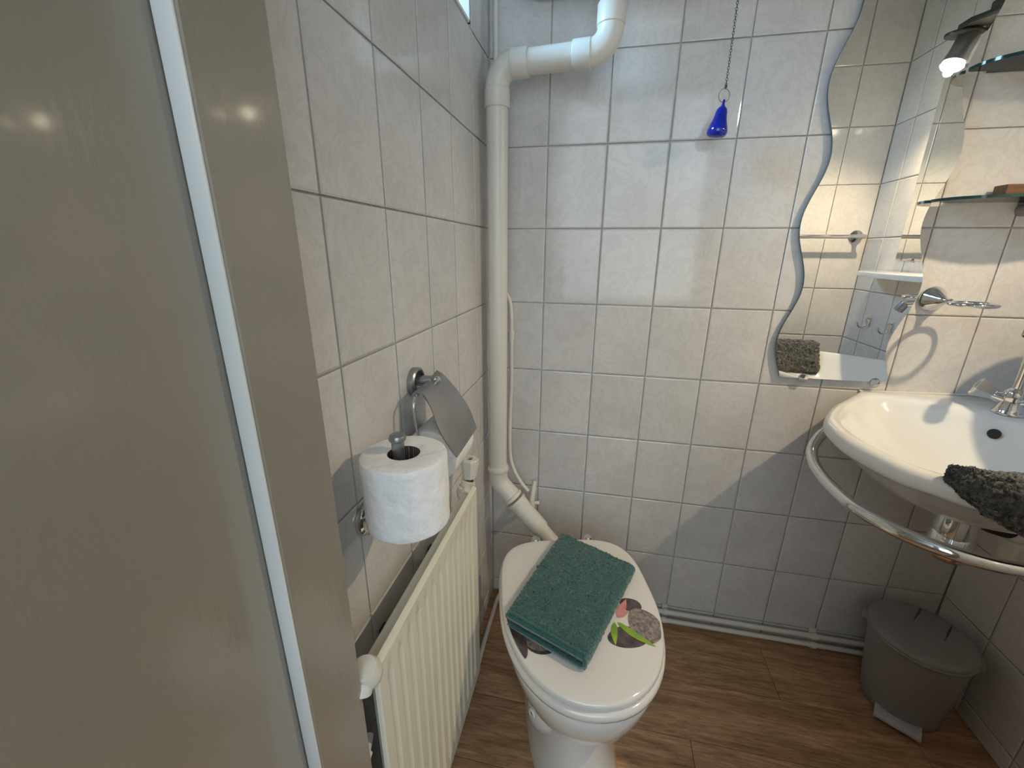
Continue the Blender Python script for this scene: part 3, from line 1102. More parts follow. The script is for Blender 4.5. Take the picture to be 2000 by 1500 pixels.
glass_shelf(1.307, 'lower clear glass shelf right of the wavy mirror, a wooden block on it')
glass_shelf(1.556, 'upper clear glass shelf at the top right, beside the lamp reflection')
g = G().prism([(1.139, -0.012), (1.139, -0.046), (1.343, -0.046), (1.343, -0.012)], 1.3135, 1.339, 0.0015)
build('wooden_block', g, WOOD, label='brown wooden block lying on the lower glass shelf', cat='block')

# ------------------------------------------------------------------ right wall: mirror, ledge, hooks, lamp
sm = thing('side_mirror', 'flat rectangular mirror on the right wall, seen only in the wavy mirror', 'mirror', (RX, -0.40, 1.18))
g = G().box((RX - 0.0055, -0.640, 1.175), (RX - 0.0005, -0.17, 1.735), 0.0)
build('mirror_glass', g, None, sm, smooth=0, mats=[MIRROR, MEDGE], fmat=lambda p: 0 if p.normal.x < -0.9 else 1)
for y_ in (-0.56, -0.25):
    for z in (1.175, 1.735):
        build('mirror_clip', G().box((RX - 0.010, y_ - 0.012, z - 0.007), (RX - 0.0005, y_ + 0.012, z + 0.007), 0.001), CHROME, sm)
fr_l = [(RX - 0.002, -0.735), (RX - 0.06, -0.700), (1.236, -0.640), (1.214, -0.580), (1.197, -0.480), (1.188, -0.360), (1.192, -0.250), (1.215, -0.170), (1.27, -0.125), (RX - 0.002, -0.110)]
fr_l = [(q.x, q.y) for q in spline([Vector((a, b_, 0)) for a, b_ in fr_l], 5)]
ol = fr_l + [(RX - 0.0005, -0.111), (RX - 0.0005, -0.734)]
ld = thing('porcelain_ledge', 'white bow fronted wall ledge under the side mirror, seen only in the wavy mirror', 'shelf', (RX, -0.46, 1.12))
build('ledge', G().prism(ol, 1.120, 1.137, 0.003), PORCELAIN, ld)
for y_, lb in ((-0.700, 'small chrome coat hook on the right wall, the one nearer the doorway'), (-0.565, 'small chrome coat hook on the right wall, the one nearer the basin')):
    hk = thing('coat_hook', lb, 'hook', (RX, y_, 0.94), 'coat hooks on the right wall')
    build('hook_plate', G().box((RX - 0.004, y_ - 0.008, 0.925), (RX - 0.0004, y_ + 0.008, 0.962), 0.001), CHROME, hk)
    pts = spline([(RX - 0.003, y_, 0.955), (RX - 0.014, y_, 0.957), (RX - 0.010, y_, 0.935), (RX - 0.020, y_, 0.920), (RX - 0.036, y_, 0.926), (RX - 0.042, y_, 0.941)], 6)
    build('hook_wire', G().tube(pts, 0.0032, 12), CHROME, hk)

lp = thing('spot_lamp', 'dark metal wall spot with a lit bulb, reflected at the top of the wavy mirror', 'lamp', (RX, -0.42, 1.84))
g = G().box((RX - 0.022, -0.50, 1.80), (RX - 0.0005, -0.28, 1.87), 0.004)
build('wall_plate', g, DARKM, lp)
g = G().prism([(RX - 0.020, -0.34), (RX - 0.020, -0.46), (1.300, -0.50), (1.262, -0.50), (1.262, -0.455)], 1.806, 1.822, 0.002)
build('lamp_arm', g, DARKM, lp)
g = G().prism(blob((LAMP.x, LAMP.y), 0.046, 0.034, 0.0, 0.0, 32), 1.797, 1.8055, 0.003)
build('cap_plate', g, DARKM, lp)
g = G().lathe([(0.010, -0.052), (0.024, -0.050), (0.0255, -0.042), (0.0255, -0.005), (0.0275, 0.012), (0.0275, 0.022), (0.024, 0.022), (0.022, 0.012)], LAMP, LDIR, 32, (True, False))
build('lamp_head', g, SATIN, lp)
g = G().lathe([(0.0215, 0.006), (0.022, 0.014), (0.026, 0.024), (0.0285, 0.031), (0.024, 0.037), (0.012, 0.040), (0.0, 0.0405)], LAMP, LDIR, 32, (True, False))
build('bulb', g, LENS, lp)

# towel rail on the front wall
tr = thing('towel_rail', 'straight chrome towel rail on the wall beside the doorway, seen in the wavy mirror', 'towel rail', (1.08, FY, 1.262))
for x_ in (0.86, 1.307):
    g = G().lathe([(0.024, 0), (0.0245, 0.004), (0.020, 0.010), (0.010, 0.018), (0.0075, 0.03), (0.0075, 0.052)], (x_, FY + 0.0005, 1.262), (0, 1, 0), 28)
    build('rosette', g, CHROME, tr)
build('rail', G().tube([(0.848, FY + 0.050, 1.262), (1.319, FY + 0.050, 1.262)], 0.0062, 16), CHROME, tr)

# ------------------------------------------------------------------ corner basin
bs = thing('corner_basin', 'white porcelain corner wash basin on the right, with overflow hole', 'basin', (RX - 0.3, -0.3, 0.70))
half = [(0.0, 0.352), (0.081, 0.425), (0.138, 0.479), (0.216, 0.527), (0.265, 0.543), (0.336, 0.549), (0.401, 0.536), (0.453, 0.515), (0.484, 0.484)]
# outline as (u, v) with u = RX - x, v = -y, anticlockwise from the back wall leg to the right wall leg
front = [(b_, a) for a, b_ in half] + half[::-1][1:]
front = [tuple(q) for q in spline([Vector((a, b_, 0)) for a, b_ in front], 6)]
front = [(q[0], q[1]) for q in front]


def corner_pts(n=10):
    out = [(0.0008, 0.33 - 0.30 * k / n) for k in range(n)]
    out += [(0.0008, 0.012), (0.004, 0.004), (0.012, 0.0008)]
    out += [(0.03 + 0.30 * k / n, 0.0008) for k in range(n + 1)]
    return out


outline = front + corner_pts()
CC = (0.30, 0.30)


def ray_r(phi):
    """distance from CC to the basin outline"""
    dx, dy = math.cos(phi), math.sin(phi)
    best = 9
    m_ = len(outline)
    for i in range(m_):
        x1, y1 = outline[i]
        x2, y2 = outline[(i + 1) % m_]
        ex, ey = x2 - x1, y2 - y1
        den = dx * ey - dy * ex
        if abs(den) < 1e-12:
            continue
        t = ((x1 - CC[0]) * ey - (y1 - CC[1]) * ex) / den
        u_ = ((x1 - CC[0]) * dy - (y1 - CC[1]) * dx) / den
        if t > 0 and -1e-6 <= u_ <= 1 + 1e-6:
            best = min(best, t)
    return best


NB = 144
PH = [2 * PI * k / NB for k in range(NB)]
RO = [max(0.0009, ray_r(p)) for p in PH]


def open_r(phi, ro):
    """bowl opening: rim band outside, tap deck kept free in the corner"""
    r = ro - 0.030
    dx, dy = math.cos(phi), math.sin(phi)
    sdir = -(dx + dy)
    if sdir > 0.05:
        dk = (CC[0] + CC[1] - 0.325) / sdir
        r = (r ** -5 + dk ** -5) ** (-1 / 5)
    # stay clear of both walls
    return r


OPN = [open_r(p, r) for p, r in zip(PH, RO)]
for _ in range(4):
    OPN = [(OPN[i - 1] + 2 * OPN[i] + OPN[(i + 1) % NB]) / 4 for i in range(NB)]


def bring(rads, z, cx=CC[0], cy=CC[1]):
    zz = z if isinstance(z, list) else [z] * NB
    return [Vector((RX - (cx + r * math.cos(p)), -(cy + r * math.sin(p)), q)) for p, r, q in zip(PH, rads, zz)]


def dk_rise(p):
    s_ = max(0, -(math.cos(p) + math.sin(p)) / 1.414)
    return 0.006 * s_


rings = []
BC = (0.285, 0.285)


def mixc(s_):
    return (BC[0] + (CC[0] - BC[0]) * s_, BC[1] + (CC[1] - BC[1]) * s_)


for s_, z in ((0.18, 0.708), (0.30, 0.712), (0.45, 0.724), (0.58, 0.742), (0.70, 0.764), (0.82, 0.790), (0.91, 0.810), (0.955, 0.818), (0.985, 0.823)):
    rings.append(bring([r * s_ for r in RO], z, *mixc(s_)))
rings.append(bring([r * 0.996 for r in RO], 0.829))
rings.append(bring([r for r in RO], 0.837))
rings.append(bring([r - 0.001 for r in RO], [0.845 + dk_rise(p) for p in PH]))
rings.append(bring([max(0.001, r - 0.005) for r in RO], [0.851 + dk_rise(p) for p in PH]))
rings.append(bring([max(0.001, r - 0.012) for r in RO], [0.8545 + dk_rise(p) for p in PH]))
rings.append(bring([o_ + 0.35 * (max(0.001, r - 0.012) - o_) for r, o_ in zip(RO, OPN)], [0.855 + dk_rise(p) for p in PH]))
rings.append(bring([o_ + 0.004 for o_ in OPN], [0.8535 + dk_rise(p) * 0.8 for p in PH]))
rings.append(bring([o_ - 0.004 for o_ in OPN], [0.8495 + dk_rise(p) * 0.6 for p in PH]))
for s_, z in ((0.94, 0.838), (0.88, 0.825), (0.80, 0.808), (0.70, 0.790), (0.60, 0.775), (0.48, 0.761), (0.36, 0.751), (0.22, 0.744), (0.10, 0.741)):
    rings.append(bring([o_ * s_ for o_ in OPN], z, *mixc(s_)))
build('basin_body', G().grid(rings, True, (True, True)), PORCELAIN, bs, smooth=60)
# overflow hole on the slope below the tap, facing the room
oc = Vector((RX - 0.1815, -0.1815, 0.8285))
on_ = Vector((-0.62, -0.62, 0.48)).normalized()
g = G().lathe([(0.0, 0.0016), (0.0100, 0.0016), (0.0106, 0.0004), (0.0106, -0.004)], oc, on_, 28)
build('overflow_hole', g, BLACK, bs, label='round dark overflow hole')
g = G().lathe([(0.0, 0.002), (0.018, 0.002), (0.022, 0.0), (0.022, -0.004)], (RX - 0.288, -0.288, 0.7435), (0, 0, 1), 28)
build('drain', g, CHROME, bs)
g = G().tube([(0.995 + 0.35 * k / 12, -0.0022, 0.8545 + 0.0008 * k) for k in range(12)], 0.0028, 8)
g.tube([(RX - 0.0022, -0.33 * k / 12, 0.8555) for k in range(1, 12)], 0.0028, 8)
build('sealant_bead', g, CEMENT, bs)

# chrome rail under the rim
bar = thing('basin_rail', 'curved chrome towel bar running round under the basin rim', 'towel rail', (RX - 0.5, -0.45, 0.76))
hp = [(0.470, 0.150, 0.806), (0.500, 0.168, 0.788), (0.530, 0.205, 0.768), (0.547, 0.255, 0.756), (0.554, 0.310, 0.752), (0.556, 0.370, 0.752), (0.549, 0.430, 0.752), (0.522, 0.483, 0.752)]
hp2 = hp + [(b_, a, c_) for a, b_, c_ in hp[::-1]]
pts = spline([(RX - a, -b_, c_) for a, b_, c_ in hp2], 8)
build('rail', G().tube(pts, 0.0112, 20), CHROME, bar, smooth=80)
for a, b_, c_ in (hp[0], (hp[0][1], hp[0][0], hp[0][2])):
    build('rail_mount', G().lathe([(0.016, 0.014), (0.016, 0.010), (0.013, 0.004), (0.012, -0.004)], (RX - a, -b_, c_ - 0.003), (0, 0, 1), 20), CHROME, bar)

# tap
tp = thing('basin_tap', 'chrome two handle mixer tap with faceted knobs at the back corner of the basin', 'tap', (RX - 0.128, -0.128, 0.861))
T0 = Vector((RX - 0.128, -0.130, 0.8608))
dg = Vector((-1, 1, 0)).normalized()      # toward the back wall side
fw = Vector((-1, -1, 0)).normalized()     # toward the user
g = G()
g.lathe([(0.027, 0.0), (0.0275, 0.003), (0.024, 0.0065), (0.0225, 0.012), (0.020, 0.022), (0.0185, 0.034), (0.0195, 0.042), (0.016, 0.052), (0.009, 0.058), (0.0, 0.059)], T0, (0, 0, 1), 32)
g.tube([T0 + dg * -0.034 + Vector((0, 0, 0.034)), T0 + Vector((0, 0, 0.028)), T0 + dg * 0.034 + Vector((0, 0, 0.034))], [0.009, 0.0175, 0.009], 24)
build('tap_body', g, CHROME, tp, smooth=60)
for s_ in (1, -1):
    ax = (dg * s_ + Vector((0, 0, 0.40))).normalized()
    o_ = T0 + dg * s_ * 0.030 + Vector((0, 0, 0.036))
    g = G().lathe([(0.009, -0.002), (0.0125, 0.001), (0.0235, 0.026), (0.0245, 0.031), (0.020, 0.035), (0.0, 0.0385)], o_, ax, 5)
    build('tap_knob', g, CHROME, tp, smooth=20)
g = G()
pp = spline([T0 + Vector((0, 0, 0.05)), T0 + fw * 0.002 + Vector((0, 0, 0.11)), T0 + fw * 0.010 + Vector((0, 0, 0.165)), T0 + fw * 0.045 + Vector((0, 0, 0.208)), T0 + fw * 0.098 + Vector((0, 0, 0.203))], 6)
g.tube(pp, 0.0085, 18)
build('spout', g, CHROME, tp, smooth=80)
g = G().lathe([(0.0115, -0.004), (0.012, 0.0), (0.012, 0.022), (0.010, 0.024), (0.009, 0.020)], T0 + fw * 0.102 + Vector((0, 0, 0.204)), (-0.35, -0.35, -0.87), 20, (True, False))
build('spout_tip', g, SATIN, tp)

# trap and pipes under the basin
tpth = thing('bottle_trap', 'chrome bottle trap with white plastic pipes under the basin', 'trap', (1.06, -0.29, 0.62))
TC = Vector((1.074, -0.290, 0.012))
g = G().lathe([(0.012, 0.098), (0.027, 0.097), (0.030, 0.085), (0.0335, 0.045), (0.0355, 0.02), (0.034, 0.008), (0.036, 0.006), (0.037, -0.02), (0.0365, -0.040), (0.032, -0.050), (0.022, -0.056), (0.0, -0.058)], TC + Vector((0, 0, 0.622)), (0, 0, 1), 32)
build('trap_body', g, CHROME, tpth, smooth=50)
g = G().tube([TC + Vector((0.026, -0.004, 0.672)), TC + Vector((0.050, -0.004, 0.668)), TC + Vector((0.086, 0.0, 0.655))], [0.018, 0.024, 0.022], 20)
build('trap_arm', g, BLACK, tpth, label='black rubber coupling')
for k, (ox, oy) in enumerate(((0.118, 0.015), (0.168, 0.045))):
    a = TC + Vector((ox, oy, 0.70))
    c_ = TC + Vector((ox, oy, 0.565))
    b_ = TC + Vector((ox + 0.2 - 0.03 * k, oy + 0.18 - 0.03 * k, 0.565))
    g = G().tube([a] + elbow(a, c_, b_, 0.035, 8) + [b_], 0.0155, 20)
    for q, dd in ((c_ + Vector((0, 0, 0.04)), (0, 0, 1)), (c_ + (b_ - c_).normalized() * 0.045, b_ - c_)):
        g.lathe([(0.0155, 0), (0.020, 0.001), (0.0205, 0.016), (0.0155, 0.018)], q, dd, 24)
    build('waste_pipe', g, PVC, tpth, smooth=50)

# ------------------------------------------------------------------ grey towel over the rim
gt = thing('draped_towel', 'dark grey terry towel draped over the front rim of the basin', 'towel', (1.02, -0.50, 0.84))
# rim path under the towel, centre line along the outline in the front
pA, pB = Vector((0.895, -0.497, 0)), Vector((1.115, -0.560, 0))


def rim_point(t):
    """t 0..1 from the left end of the towel to its right end, follows the rim"""
    pts_ = [Vector((0.868, -0.484, 0)), Vector((0.915, -0.516, 0)), Vector((0.98, -0.537, 0)), Vector((1.04, -0.545, 0)), Vector((1.11, -0.538, 0)), Vector((1.17, -0.515, 0))]
    f_ = t * (len(pts_) - 1)
    i = min(int(f_), len(pts_) - 2)
    k = f_ - i
    p = pts_[i].lerp(pts_[i + 1], k)
    d_ = (pts_[min(i + 1, len(pts_) - 1)] - pts_[i])
    return p, d_.normalized()


sec_o = [(-0.105, 0.793), (-0.085, 0.822), (-0.06, 0.850), (-0.045, 0.868), (-0.03, 0.882), (-0.012, 0.889), (0.006, 0.885), (0.020, 0.872), (0.028, 0.850), (0.033, 0.825), (0.033, 0.812), (0.030, 0.800)]
sec_i = [(0.022, 0.794), (0.013, 0.803), (0.010, 0.818), (0.009, 0.838), (0.004, 0.852), (-0.008, 0.859), (-0.025, 0.8585), (-0.040, 0.850), (-0.062, 0.828), (-0.085, 0.803), (-0.100, 0.786)]
loop = [Vector((a, z, 0)) for a, z in sec_o + sec_i]
loop = spline(loop, 9, closed=True)
NTW = 120
rings = []
for i in range(NTW + 1):
    t = i / NTW
    p, d_ = rim_point(0.02 + 0.80 * t)
    n_ = Vector((d_.y, -d_.x, 0))      # outward
    # ends are rounded over and narrower: an irregular folded bundle
    end = min(t, 1 - t)
    k1 = min(1, end / 0.09) ** 0.5
    ring = []
    sh = 0.020 * math.sin(3.1 * t + 0.4)
    for q in loop:
        off, z = q.x, q.y
        c_off, c_z = -0.01, 0.862
        kk = 0.35 + 0.65 * k1
        if t < 0.3:       # the left corner runs to a point lying on the rim
            kk *= 0.30 + 0.70 * (t / 0.3)
        lo = 1.0
        if z < 0.855 and off > 0:
            lo = 0.25 + 0.75 * min(1, t / 0.5)
            z = 0.855 + (z - 0.855) * lo
        off2 = c_off + (off - c_off) * kk
        z2 = c_z + (z - c_z) * (0.45 + 0.55 * kk)
        w_ = p + n_ * (off2 + sh * 0.3) + Vector((0, 0, z2))
        nn = noise.noise(Vector((t * 9, off * 40, z * 40)))
        w_ += Vector((0, 0, 1)) * 0.004 * nn + n_ * 0.003 * noise.noise(Vector((t * 14, 7 + off * 50, z * 50)))
        # long terry loops lying across the towel
        w_ += Vector((random.gauss(0, 0.0011), random.gauss(0, 0.0011), random.gauss(0, 0.0013)))
        ring.append(w_)
    rings.append(ring)
build('terry_cloth', G().grid(rings, True, (True, True)), GREYT, gt, smooth=180)

# ------------------------------------------------------------------ radiator
rd = thing('radiator', 'cream ribbed panel radiator low on the left wall', 'radiator', (0.06, -0.65, 0.179))
RY0, RY1, RZ0, RZ1, RXF = -0.868, -0.440, 0.176, 0.709, 0.080


def rad_panel():
    g = G()
    ny, nz = 13, 1
    pitch = (RY1 - RY0 - 0.044) / ny
    # profile of the front across y: rounded rim, flutes
    ys = [RY0, RY0 + 0.0012, RY0 + 0.003, RY0 + 0.018]
    xs = [-0.006, -0.002, 0.0, 0.0]
    dd = [0, 0, 0, 0]
    for k in range(ny):
        y0 = RY0 + 0.022 + k * pitch
        ys += [y0, y0 + pitch * 0.10, y0 + pitch * 0.24, y0 + pitch * 0.36, y0 + pitch * 0.50, y0 + pitch * 0.86]
        dd += [0, 0.0030, 0.0062, 0.0030, 0, 0]
        xs += [0] * 6
    ys += [RY1 - 0.018, RY1 - 0.003, RY1 - 0.0012, RY1]
    xs += [0.0, 0.0, -0.002, -0.006]
    dd += [0, 0, 0, 0]
    zs_ = [(RZ0, -0.006, 0), (RZ0 + 0.0012, -0.003, 0), (RZ0 + 0.003, 0, 0), (RZ0 + 0.028, 0, 0), (RZ0 + 0.038, 0, 0.7), (RZ0 + 0.046, 0, 1), (RZ1 - 0.046, 0, 1), (RZ1 - 0.038, 0, 0.7), (RZ1 - 0.028, 0, 0), (RZ1 - 0.003, 0, 0), (RZ1 - 0.0012, -0.003, 0), (RZ1, -0.009, 0)]
    rings = []
    for z, xo, fk in zs_:
        rings.append([Vector((RXF + min(xo, x_) - d_ * fk, y_, z)) for y_, x_, d_ in zip(ys, xs, dd)])
    g.grid(rings, False, (False, False))
    n = len(g.v)
    # back sheet joined to the rim
    g.add([(RXF - 0.0068, RY0, RZ0), (RXF - 0.0068, RY1, RZ0), (RXF - 0.0095, RY1, RZ1), (RXF - 0.0095, RY0, RZ1)], [(0, 1, 2, 3)])
    return g


build('front_panel', rad_panel(), RADP, rd, smooth=25)
g = G().box((RXF - 0.0175, RY0 + 0.020, RZ0 + 0.012), (RXF - 0.0098, RY1 - 0.020, RZ1 - 0.012), 0.002)
build('back_panel', g, RADP, rd)
for z in (RZ1 - 0.030, RZ0 + 0.030):
    build('header_tube', G().tube([(RXF - 0.026, RY0 + 0.016, z), (RXF - 0.026, RY1 - 0.004, z)], 0.0105, 20), RADP, rd)
for y_ in (RY0 + 0.14, RY1 - 0.09):
    g = G()
    g.box((0.0008, y_ - 0.009, RZ0 + 0.06), (0.006, y_ + 0.009, RZ1 - 0.10), 0.001)
    g.box((0.005, y_ - 0.003, RZ0 + 0.12), (RXF - 0.017, y_ + 0.003, RZ0 + 0.15), 0.001)
    g.box((0.005, y_ - 0.003, RZ1 - 0.17), (RXF - 0.017, y_ + 0.003, RZ1 - 0.14), 0.001)
    build('wall_bracket', g, DARKM, rd)
# far valve: faceted hand wheel on an angled body
g = G().lathe([(0.010, 0.0), (0.0150, 0.001), (0.0205, 0.034), (0.0205, 0.045), (0.0190, 0.048), (0.008, 0.048), (0.0075, 0.043)], (0.050, -0.398, 0.702), (0.02, 0.05, 1), 8, (True, False))
vh = build('hand_wheel', g, CAPW, rd, smooth=20, label='faceted white radiator valve hand wheel')
build('wheel_hole', G().lathe([(0.0078, 0.0435), (0.0078, 0.0438), (0, 0.0439)], (0.052, -0.400, 0.702), (0.02, 0.05, 1), 16), BLACK, vh)
g = G()
g.tube([(0.052, -0.400, 0.706), (0.052, -0.402, 0.694)], 0.0085, 18)
build('valve_neck', g, DARKM, rd)
g = G()
g.lathe([(0.0, -0.020), (0.014, -0.018), (0.0195, -0.008), (0.020, 0.004), (0.016, 0.014), (0.0, 0.016)], (0.044, -0.412, 0.674), (0, 0.0, 1), 24)
g.tube([(0.046, -0.412, 0.676), (0.052, -0.448, 0.680)], 0.0130, 20)
g.lathe([(0.012, 0), (0.0165, 0.001), (0.0165, 0.012), (0.012, 0.013)], (0.047, -0.406, 0.684), (0.15, 0.35, 1), 24)
g.tube([(0.052, -0.405, 0.66), (0.052, -0.405, 0.63)], 0.0105, 18)
build('valve_body', g, CAPW, rd, smooth=50)
build('feed_pipe', G().tube(spline([(0.052, -0.405, 0.64), (0.050, -0.404, 0.45), (0.042, -0.395, 0.2), (0.036, -0.39, 0.055), (0.035, -0.375, 0.022), (0.030, -0.22, 0.018), (0.030, -0.115, 0.018), (0.031, -0.055, 0.021), (0.040, -0.031, 0.026), (0.060, -0.026, 0.034)], 6), 0.0068, 14), PVC, rd)
# near lockshield at the top, cut off by the door frame, and the lower stub
g = G()
g.tube([(0.058, -0.845, 0.688), (0.064, -0.868, 0.690)], 0.011, 20)
g.lathe([(0.0, -0.020), (0.012, -0.018), (0.0180, -0.008), (0.0190, 0.004), (0.0150, 0.015), (0.0, 0.018)], (0.0655, -0.868, 0.700), (0.0, -0.3, 0.9), 24)
g.tube([(0.066, -0.872, 0.702), (0.0655, -0.880, 0.694), (0.065, -0.883, 0.688)], [0.0150, 0.0125, 0.0135], 20)
build('lockshield_valve', g, CAPW, rd, smooth=50, label='white plastic lockshield cap at the near top corner')
g = G().tube([(RXF - 0.028, RY0 + 0.006, RZ0 + 0.40), (RXF - 0.022, RY0 - 0.012, RZ0 + 0.40)], 0.006, 14)
g.lathe([(0.004, 0), (0.009, 0.001), (0.009, 0.008), (0.004, 0.010)], (RXF - 0.022, RY0 - 0.012, RZ0 + 0.40), (0.2, -1, 0), 6)
build('bleed_valve', g, CAPW, rd, smooth=30)

# ------------------------------------------------------------------ heating pipes along the skirting
for z, y_, lb in ((0.049, -0.020, 'upper of the two thin cream pipes along the foot of the back wall'), (0.019, -0.024, 'lower of the two thin cream pipes along the foot of the back wall')):
    hp_ = build('heating_pipe', G().tube([(0.045, y_, z), (0.62, y_ - 0.001, z), (1.08, y_, z + 0.001), (1.345, y_, z)], 0.0078, 16), PVC, cat='pipe', label=lb, group='heating pipes along the back wall')
for x_, lb in ((0.598, 'cream double pipe clip nearer the toilet'), (1.045, 'cream double pipe clip nearer the grey bin')):
    g = G()
    g.box((x_ - 0.008, -0.010, 0.010), (x_ + 0.008, -0.0005, 0.066), 0.001)
    for z, y_ in ((0.049, -0.020), (0.019, -0.024)):
        g.lathe([(0.0080, -0.0075), (0.0108, -0.0075), (0.0108, 0.0075), (0.0080, 0.0075)], (x_, y_, z), (1, 0, 0), 24)
    build('pipe_clip', g, CAPW, cat='clip', label=lb, group='pipe clips')

# ------------------------------------------------------------------ paper rolls
def paper_roll(name, label, c, axis, r, h, rc=0.021, wob=0.0012, group=None, tail=False):
    th_ = thing(name, label, 'toilet paper', tuple(c), group)
    ax_ = Vector(axis).normalized()
    q = ax_.to_track_quat('Z', 'Y')
    seg = 96
    prof_ = [(rc, 0.0005), (rc + 0.002, 0), (r - 0.004, 0), (r - 0.001, 0.001), (r, 0.004)] + [(r, 0.004 + (h - 0.008) * k / 14) for k in range(1, 14)] + [(r, h - 0.004), (r - 0.001, h - 0.001), (r - 0.004, h), ((r + rc) / 2, h), (rc + 0.002, h), (rc, h - 0.0005)]
    rings = []
    for i, (rr, z) in enumerate(prof_):
        ring = []
        for k in range(seg):
            a = 2 * PI * k / seg
            r2 = rr
            if rr > r - 0.002:
                r2 += wob * noise.noise(Vector((math.cos(a) * 2.2, math.sin(a) * 2.2, z * 30))) + 0.0003 * noise.noise(Vector((a * 9, z * 160, 3)))
            ring.append(Vector(c) + q @ Vector((r2 * math.cos(a), r2 * math.sin(a), z)))
        rings.append(ring)
    build('paper', G().grid(rings, True, (False, False), close_v=True), PAPER, th_, smooth=50)
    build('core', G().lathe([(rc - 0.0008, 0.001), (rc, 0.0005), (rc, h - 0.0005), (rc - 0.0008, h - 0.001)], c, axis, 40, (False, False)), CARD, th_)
    return th_


RC = Vector((0.0805, -0.757, 0.8475))
RAX = Vector((-0.01, 0.01, 1)).normalized()
paper_roll('paper_roll', 'full white toilet roll standing upright on the grey peg in front', RC, RAX, 0.0555, 0.0995, group='toilet rolls')
pg = thing('spare_roll_holder', 'grey upright peg holder carrying the full roll, chrome wall rosette', 'holder', (0, -0.737, 0.83))
g = G().lathe([(0.026, 0), (0.0265, 0.004), (0.025, 0.007), (0.020, 0.0085), (0.014, 0.006)], (0.0005, -0.737, 0.824), (1, 0, 0), 32)
build('rosette', g, CHROME, pg)
px_, py_ = 0.070, -0.752
g = G().tube([(0.004, -0.737, 0.826), (0.030, -0.742, 0.826)] + elbow((0.02, -0.74, 0.826), (px_, py_, 0.826), (px_, py_, 1.0), 0.010) + [(px_ - 0.0, py_, 0.94)], 0.0068, 16)
g.tube([(px_, py_, 0.835), (px_, py_, 0.955), (px_, py_, 0.962)], [0.0080, 0.0084, 0.0082], 24)
build('peg', g, SATIN, pg)
g = G().lathe([(0.008, -0.003), (0.0108, -0.001), (0.0114, 0.0025), (0.0098, 0.006), (0.005, 0.0085), (0, 0.009)], (px_, py_, 0.963), (0, 0, 1), 28)
build('peg_cap', g, SATIN, pg)

hd = thing('covered_roll_holder', 'wall holder with a wavy brushed steel flap hanging over its roll', 'holder', (0, -0.547, 0.977))
g = G().lathe([(0.0255, 0), (0.026, 0.004), (0.026, 0.010), (0.023, 0.0125), (0.0205, 0.012), (0.020, 0.003), (0.0, 0.003)], (0.0005, -0.550, 0.975), (1, 0, 0), 36, (True, False))
build('rosette', g, SATIN, hd)
g = G().tube([(0.004, -0.550, 0.977), (0.024, -0.550, 0.979), (0.036, -0.549, 0.981)], [0.009, 0.0085, 0.007], 18)
g.box((0.004, -0.567, 0.960), (0.022, -0.545, 0.974), 0.002)
build('stem', g, SATIN, hd)
# flap: S section, extruded along the wall
fy0, fy1 = -0.613, -0.503
secN = spline([(0.036, 0.977, 0), (0.044, 0.971, 0), (0.058, 0.948, 0), (0.073, 0.920, 0), (0.089, 0.894, 0), (0.1005, 0.869, 0)], 6)
secF = spline([(0.027, 0.985, 0), (0.040, 0.977, 0), (0.059, 0.957, 0), (0.077, 0.933, 0), (0.091, 0.908, 0), (0.102, 0.875, 0)], 6)
ny = 24
top, bot = [], []
for i in range(ny + 1):
    t = i / ny
    ra, rb = [], []
    for j, (q, q2) in enumerate(zip(secN, secF)):
        k = j / (len(secN) - 1)
        p = q.lerp(q2, t)
        bl_ = 0.006 * math.sin(PI * t) * math.sin(PI * min(1, k * 1.1))
        yy = fy0 + (fy1 - fy0) * t + 0.009 * math.sin(2 * PI * k) * (1 - t)
        ra.append(Vector((p.x + bl_, yy, p.y + bl_ * 0.5)))
        rb.append(Vector((p.x + bl_ - 0.0011, yy, p.y + bl_ * 0.5 - 0.0006)))
    top.append(ra)
    bot.append(rb)
g = G().grid([a + b_[::-1] for a, b_ in zip(top, bot)], True, (True, True))
build('cover_flap', g, SATIN, hd, smooth=40)
build('flap_bolt', G().lathe([(0.006, -0.003), (0.0065, 0.002), (0.004, 0.0045), (0, 0.005)], (0.0445, -0.545, 0.980), (0.75, 0, 0.66), 16), CHROME, hd)
g = G().tube(spline([(0.030, -0.600, 0.972), (0.034, -0.622, 0.966), (0.036, -0.627, 0.945), (0.042, -0.628, 0.90), (0.049, -0.626, 0.874), (0.050, -0.614, 0.862), (0.050, -0.565, 0.862), (0.050, -0.50, 0.862)], 6), 0.0024, 12)
build('wire_arm', g, CHROME, hd)
build('hinge_tube', G().tube([(0.030, -0.610, 0.972), (0.027, -0.505, 0.976)], 0.0045, 14), SATIN, hd)
g = G()
paper_roll('paper_roll', 'second toilet roll lying under the steel flap', (0.050, -0.608, 0.861), (0, 1, 0), 0.048, 0.098, group='toilet rolls')

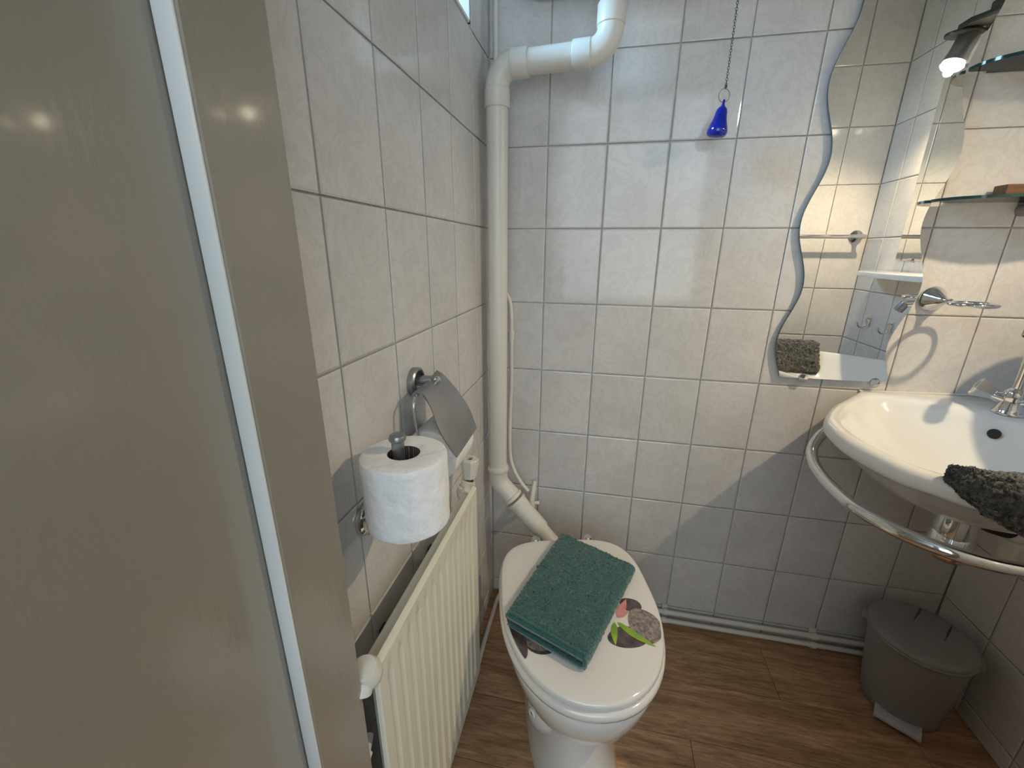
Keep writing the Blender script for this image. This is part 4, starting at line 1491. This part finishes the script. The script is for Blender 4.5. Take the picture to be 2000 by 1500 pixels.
# ------------------------------------------------------------------ bin
bn = thing('pedal_bin', 'round grey plastic pedal bin with a lid in the right corner', 'bin', (1.205, -0.165, 0))
BCX, BCY = 1.212, -0.150
bx, by = 1.170, -0.182
axb = Vector((bx - BCX, by - BCY, 0.265)).normalized()
g = G()
NBn = 56
rings = []
for s_, r in ((0, 0.083), (0.01, 0.0855), (0.1, 0.0875), (0.4, 0.093), (0.7, 0.0985), (0.95, 0.103), (0.985, 0.1045), (1.0, 0.109), (1.012, 0.110), (1.02, 0.106)):
    cx_ = BCX + (bx - BCX) * s_ * 0.55
    cy_ = BCY + (by - BCY) * s_ * 0.55
    rings.append([Vector((cx_ + r * math.cos(2 * PI * k / NBn), cy_ + r * math.sin(2 * PI * k / NBn), 0.001 + 0.248 * s_)) for k in range(NBn)])
build('bin_body', g.grid(rings), BIN, bn, smooth=40)
TX, TY = BCX + (bx - BCX) * 0.55, BCY + (by - BCY) * 0.55
rings = []
for r, z in ((0.103, 0.2545), (0.1065, 0.2555), (0.107, 0.260), (0.105, 0.265), (0.100, 0.2675), (0.08, 0.270), (0.05, 0.2715), (0.02, 0.272), (0.002, 0.272)):
    rings.append([Vector((TX + r * math.cos(2 * PI * k / NBn), TY + r * math.sin(2 * PI * k / NBn), z)) for k in range(NBn)])
bl = build('bin_lid', G().grid(rings), BIN, bn, smooth=40)
dd_ = Vector((-0.55, -0.835, 0)).normalized()   # towards the pedal
sd = Vector((-dd_.y, dd_.x, 0))
for st in (Vector((1.236, -0.086, 0)), Vector((1.273, -0.138, 0))):
    sl_d = Vector((-0.68, -0.73, 0))
    pp = [st + sl_d * 0.078 * k / 8 + Vector((0, 0, 0.2668 + 0.0046 * min(1, k / 4))) for k in range(9)]
    build('lid_slot', G().tube(pp, [0.0030, 0.0029, 0.0027, 0.0024, 0.0021, 0.0018, 0.0014, 0.0010, 0.0005], 10), SLOT, bl, smooth=60)
for s_ in (-1, 1):
    c_ = Vector((TX, TY, 0.249)) + sd * s_ * 0.108
    g = G().box((-0.007, -0.017, -0.010), (0.009, 0.017, 0.008), 0.003, Matrix.Translation(c_) @ Matrix.Rotation(math.atan2(sd.y * s_, sd.x * s_), 4, 'Z'))
    build('handle_lug', g, BIN, bn)
# pedal: broad pale ribbed plate standing out from the foot
g = G()
a0 = math.atan2(dd_.y, dd_.x)
inner, outer = [], []
for k in range(13):
    t = -1 + 2 * k / 12
    w_ = 0.047 * t
    inn = math.sqrt(max(0, 0.088 ** 2 - w_ ** 2))
    inner.append(Vector((BCX, BCY, 0)) + dd_ * inn + sd * w_)
    outer.append(Vector((BCX, BCY, 0)) + dd_ * 0.119 + sd * w_)
ol = [(p.x, p.y) for p in inner] + [(p.x, p.y) for p in outer[::-1]]
pdl = build('pedal', G().prism(ol, 0.016, 0.026, 0.0012), PEDAL, bn, label='pale grey ribbed foot pedal')
g = G()
for k in range(4):
    a = 0.094 + 0.0060 * k
    w_ = 0.041
    p0 = Vector((BCX, BCY, 0.0262)) + dd_ * a
    g.tube([p0 - sd * w_, p0 + sd * w_], 0.0011, 8)
build('pedal_rib', g, PEDAL, pdl, smooth=60)

# ------------------------------------------------------------------ small marks on the back wall
g = G().lathe([(0.0022, 0.0), (0.0030, 0.0008), (0.0038, 0.0006), (0.0042, 0.0)], (0.447, -0.0002, 1.049), (0, -1, 0), 16, (False, False))
build('wall_plug', g, CAPW, cat='plug', label='tiny round screw plug left in a back wall tile', smooth=60)

for o in bpy.data.objects:
    if '_w' in o:
        del o['_w']
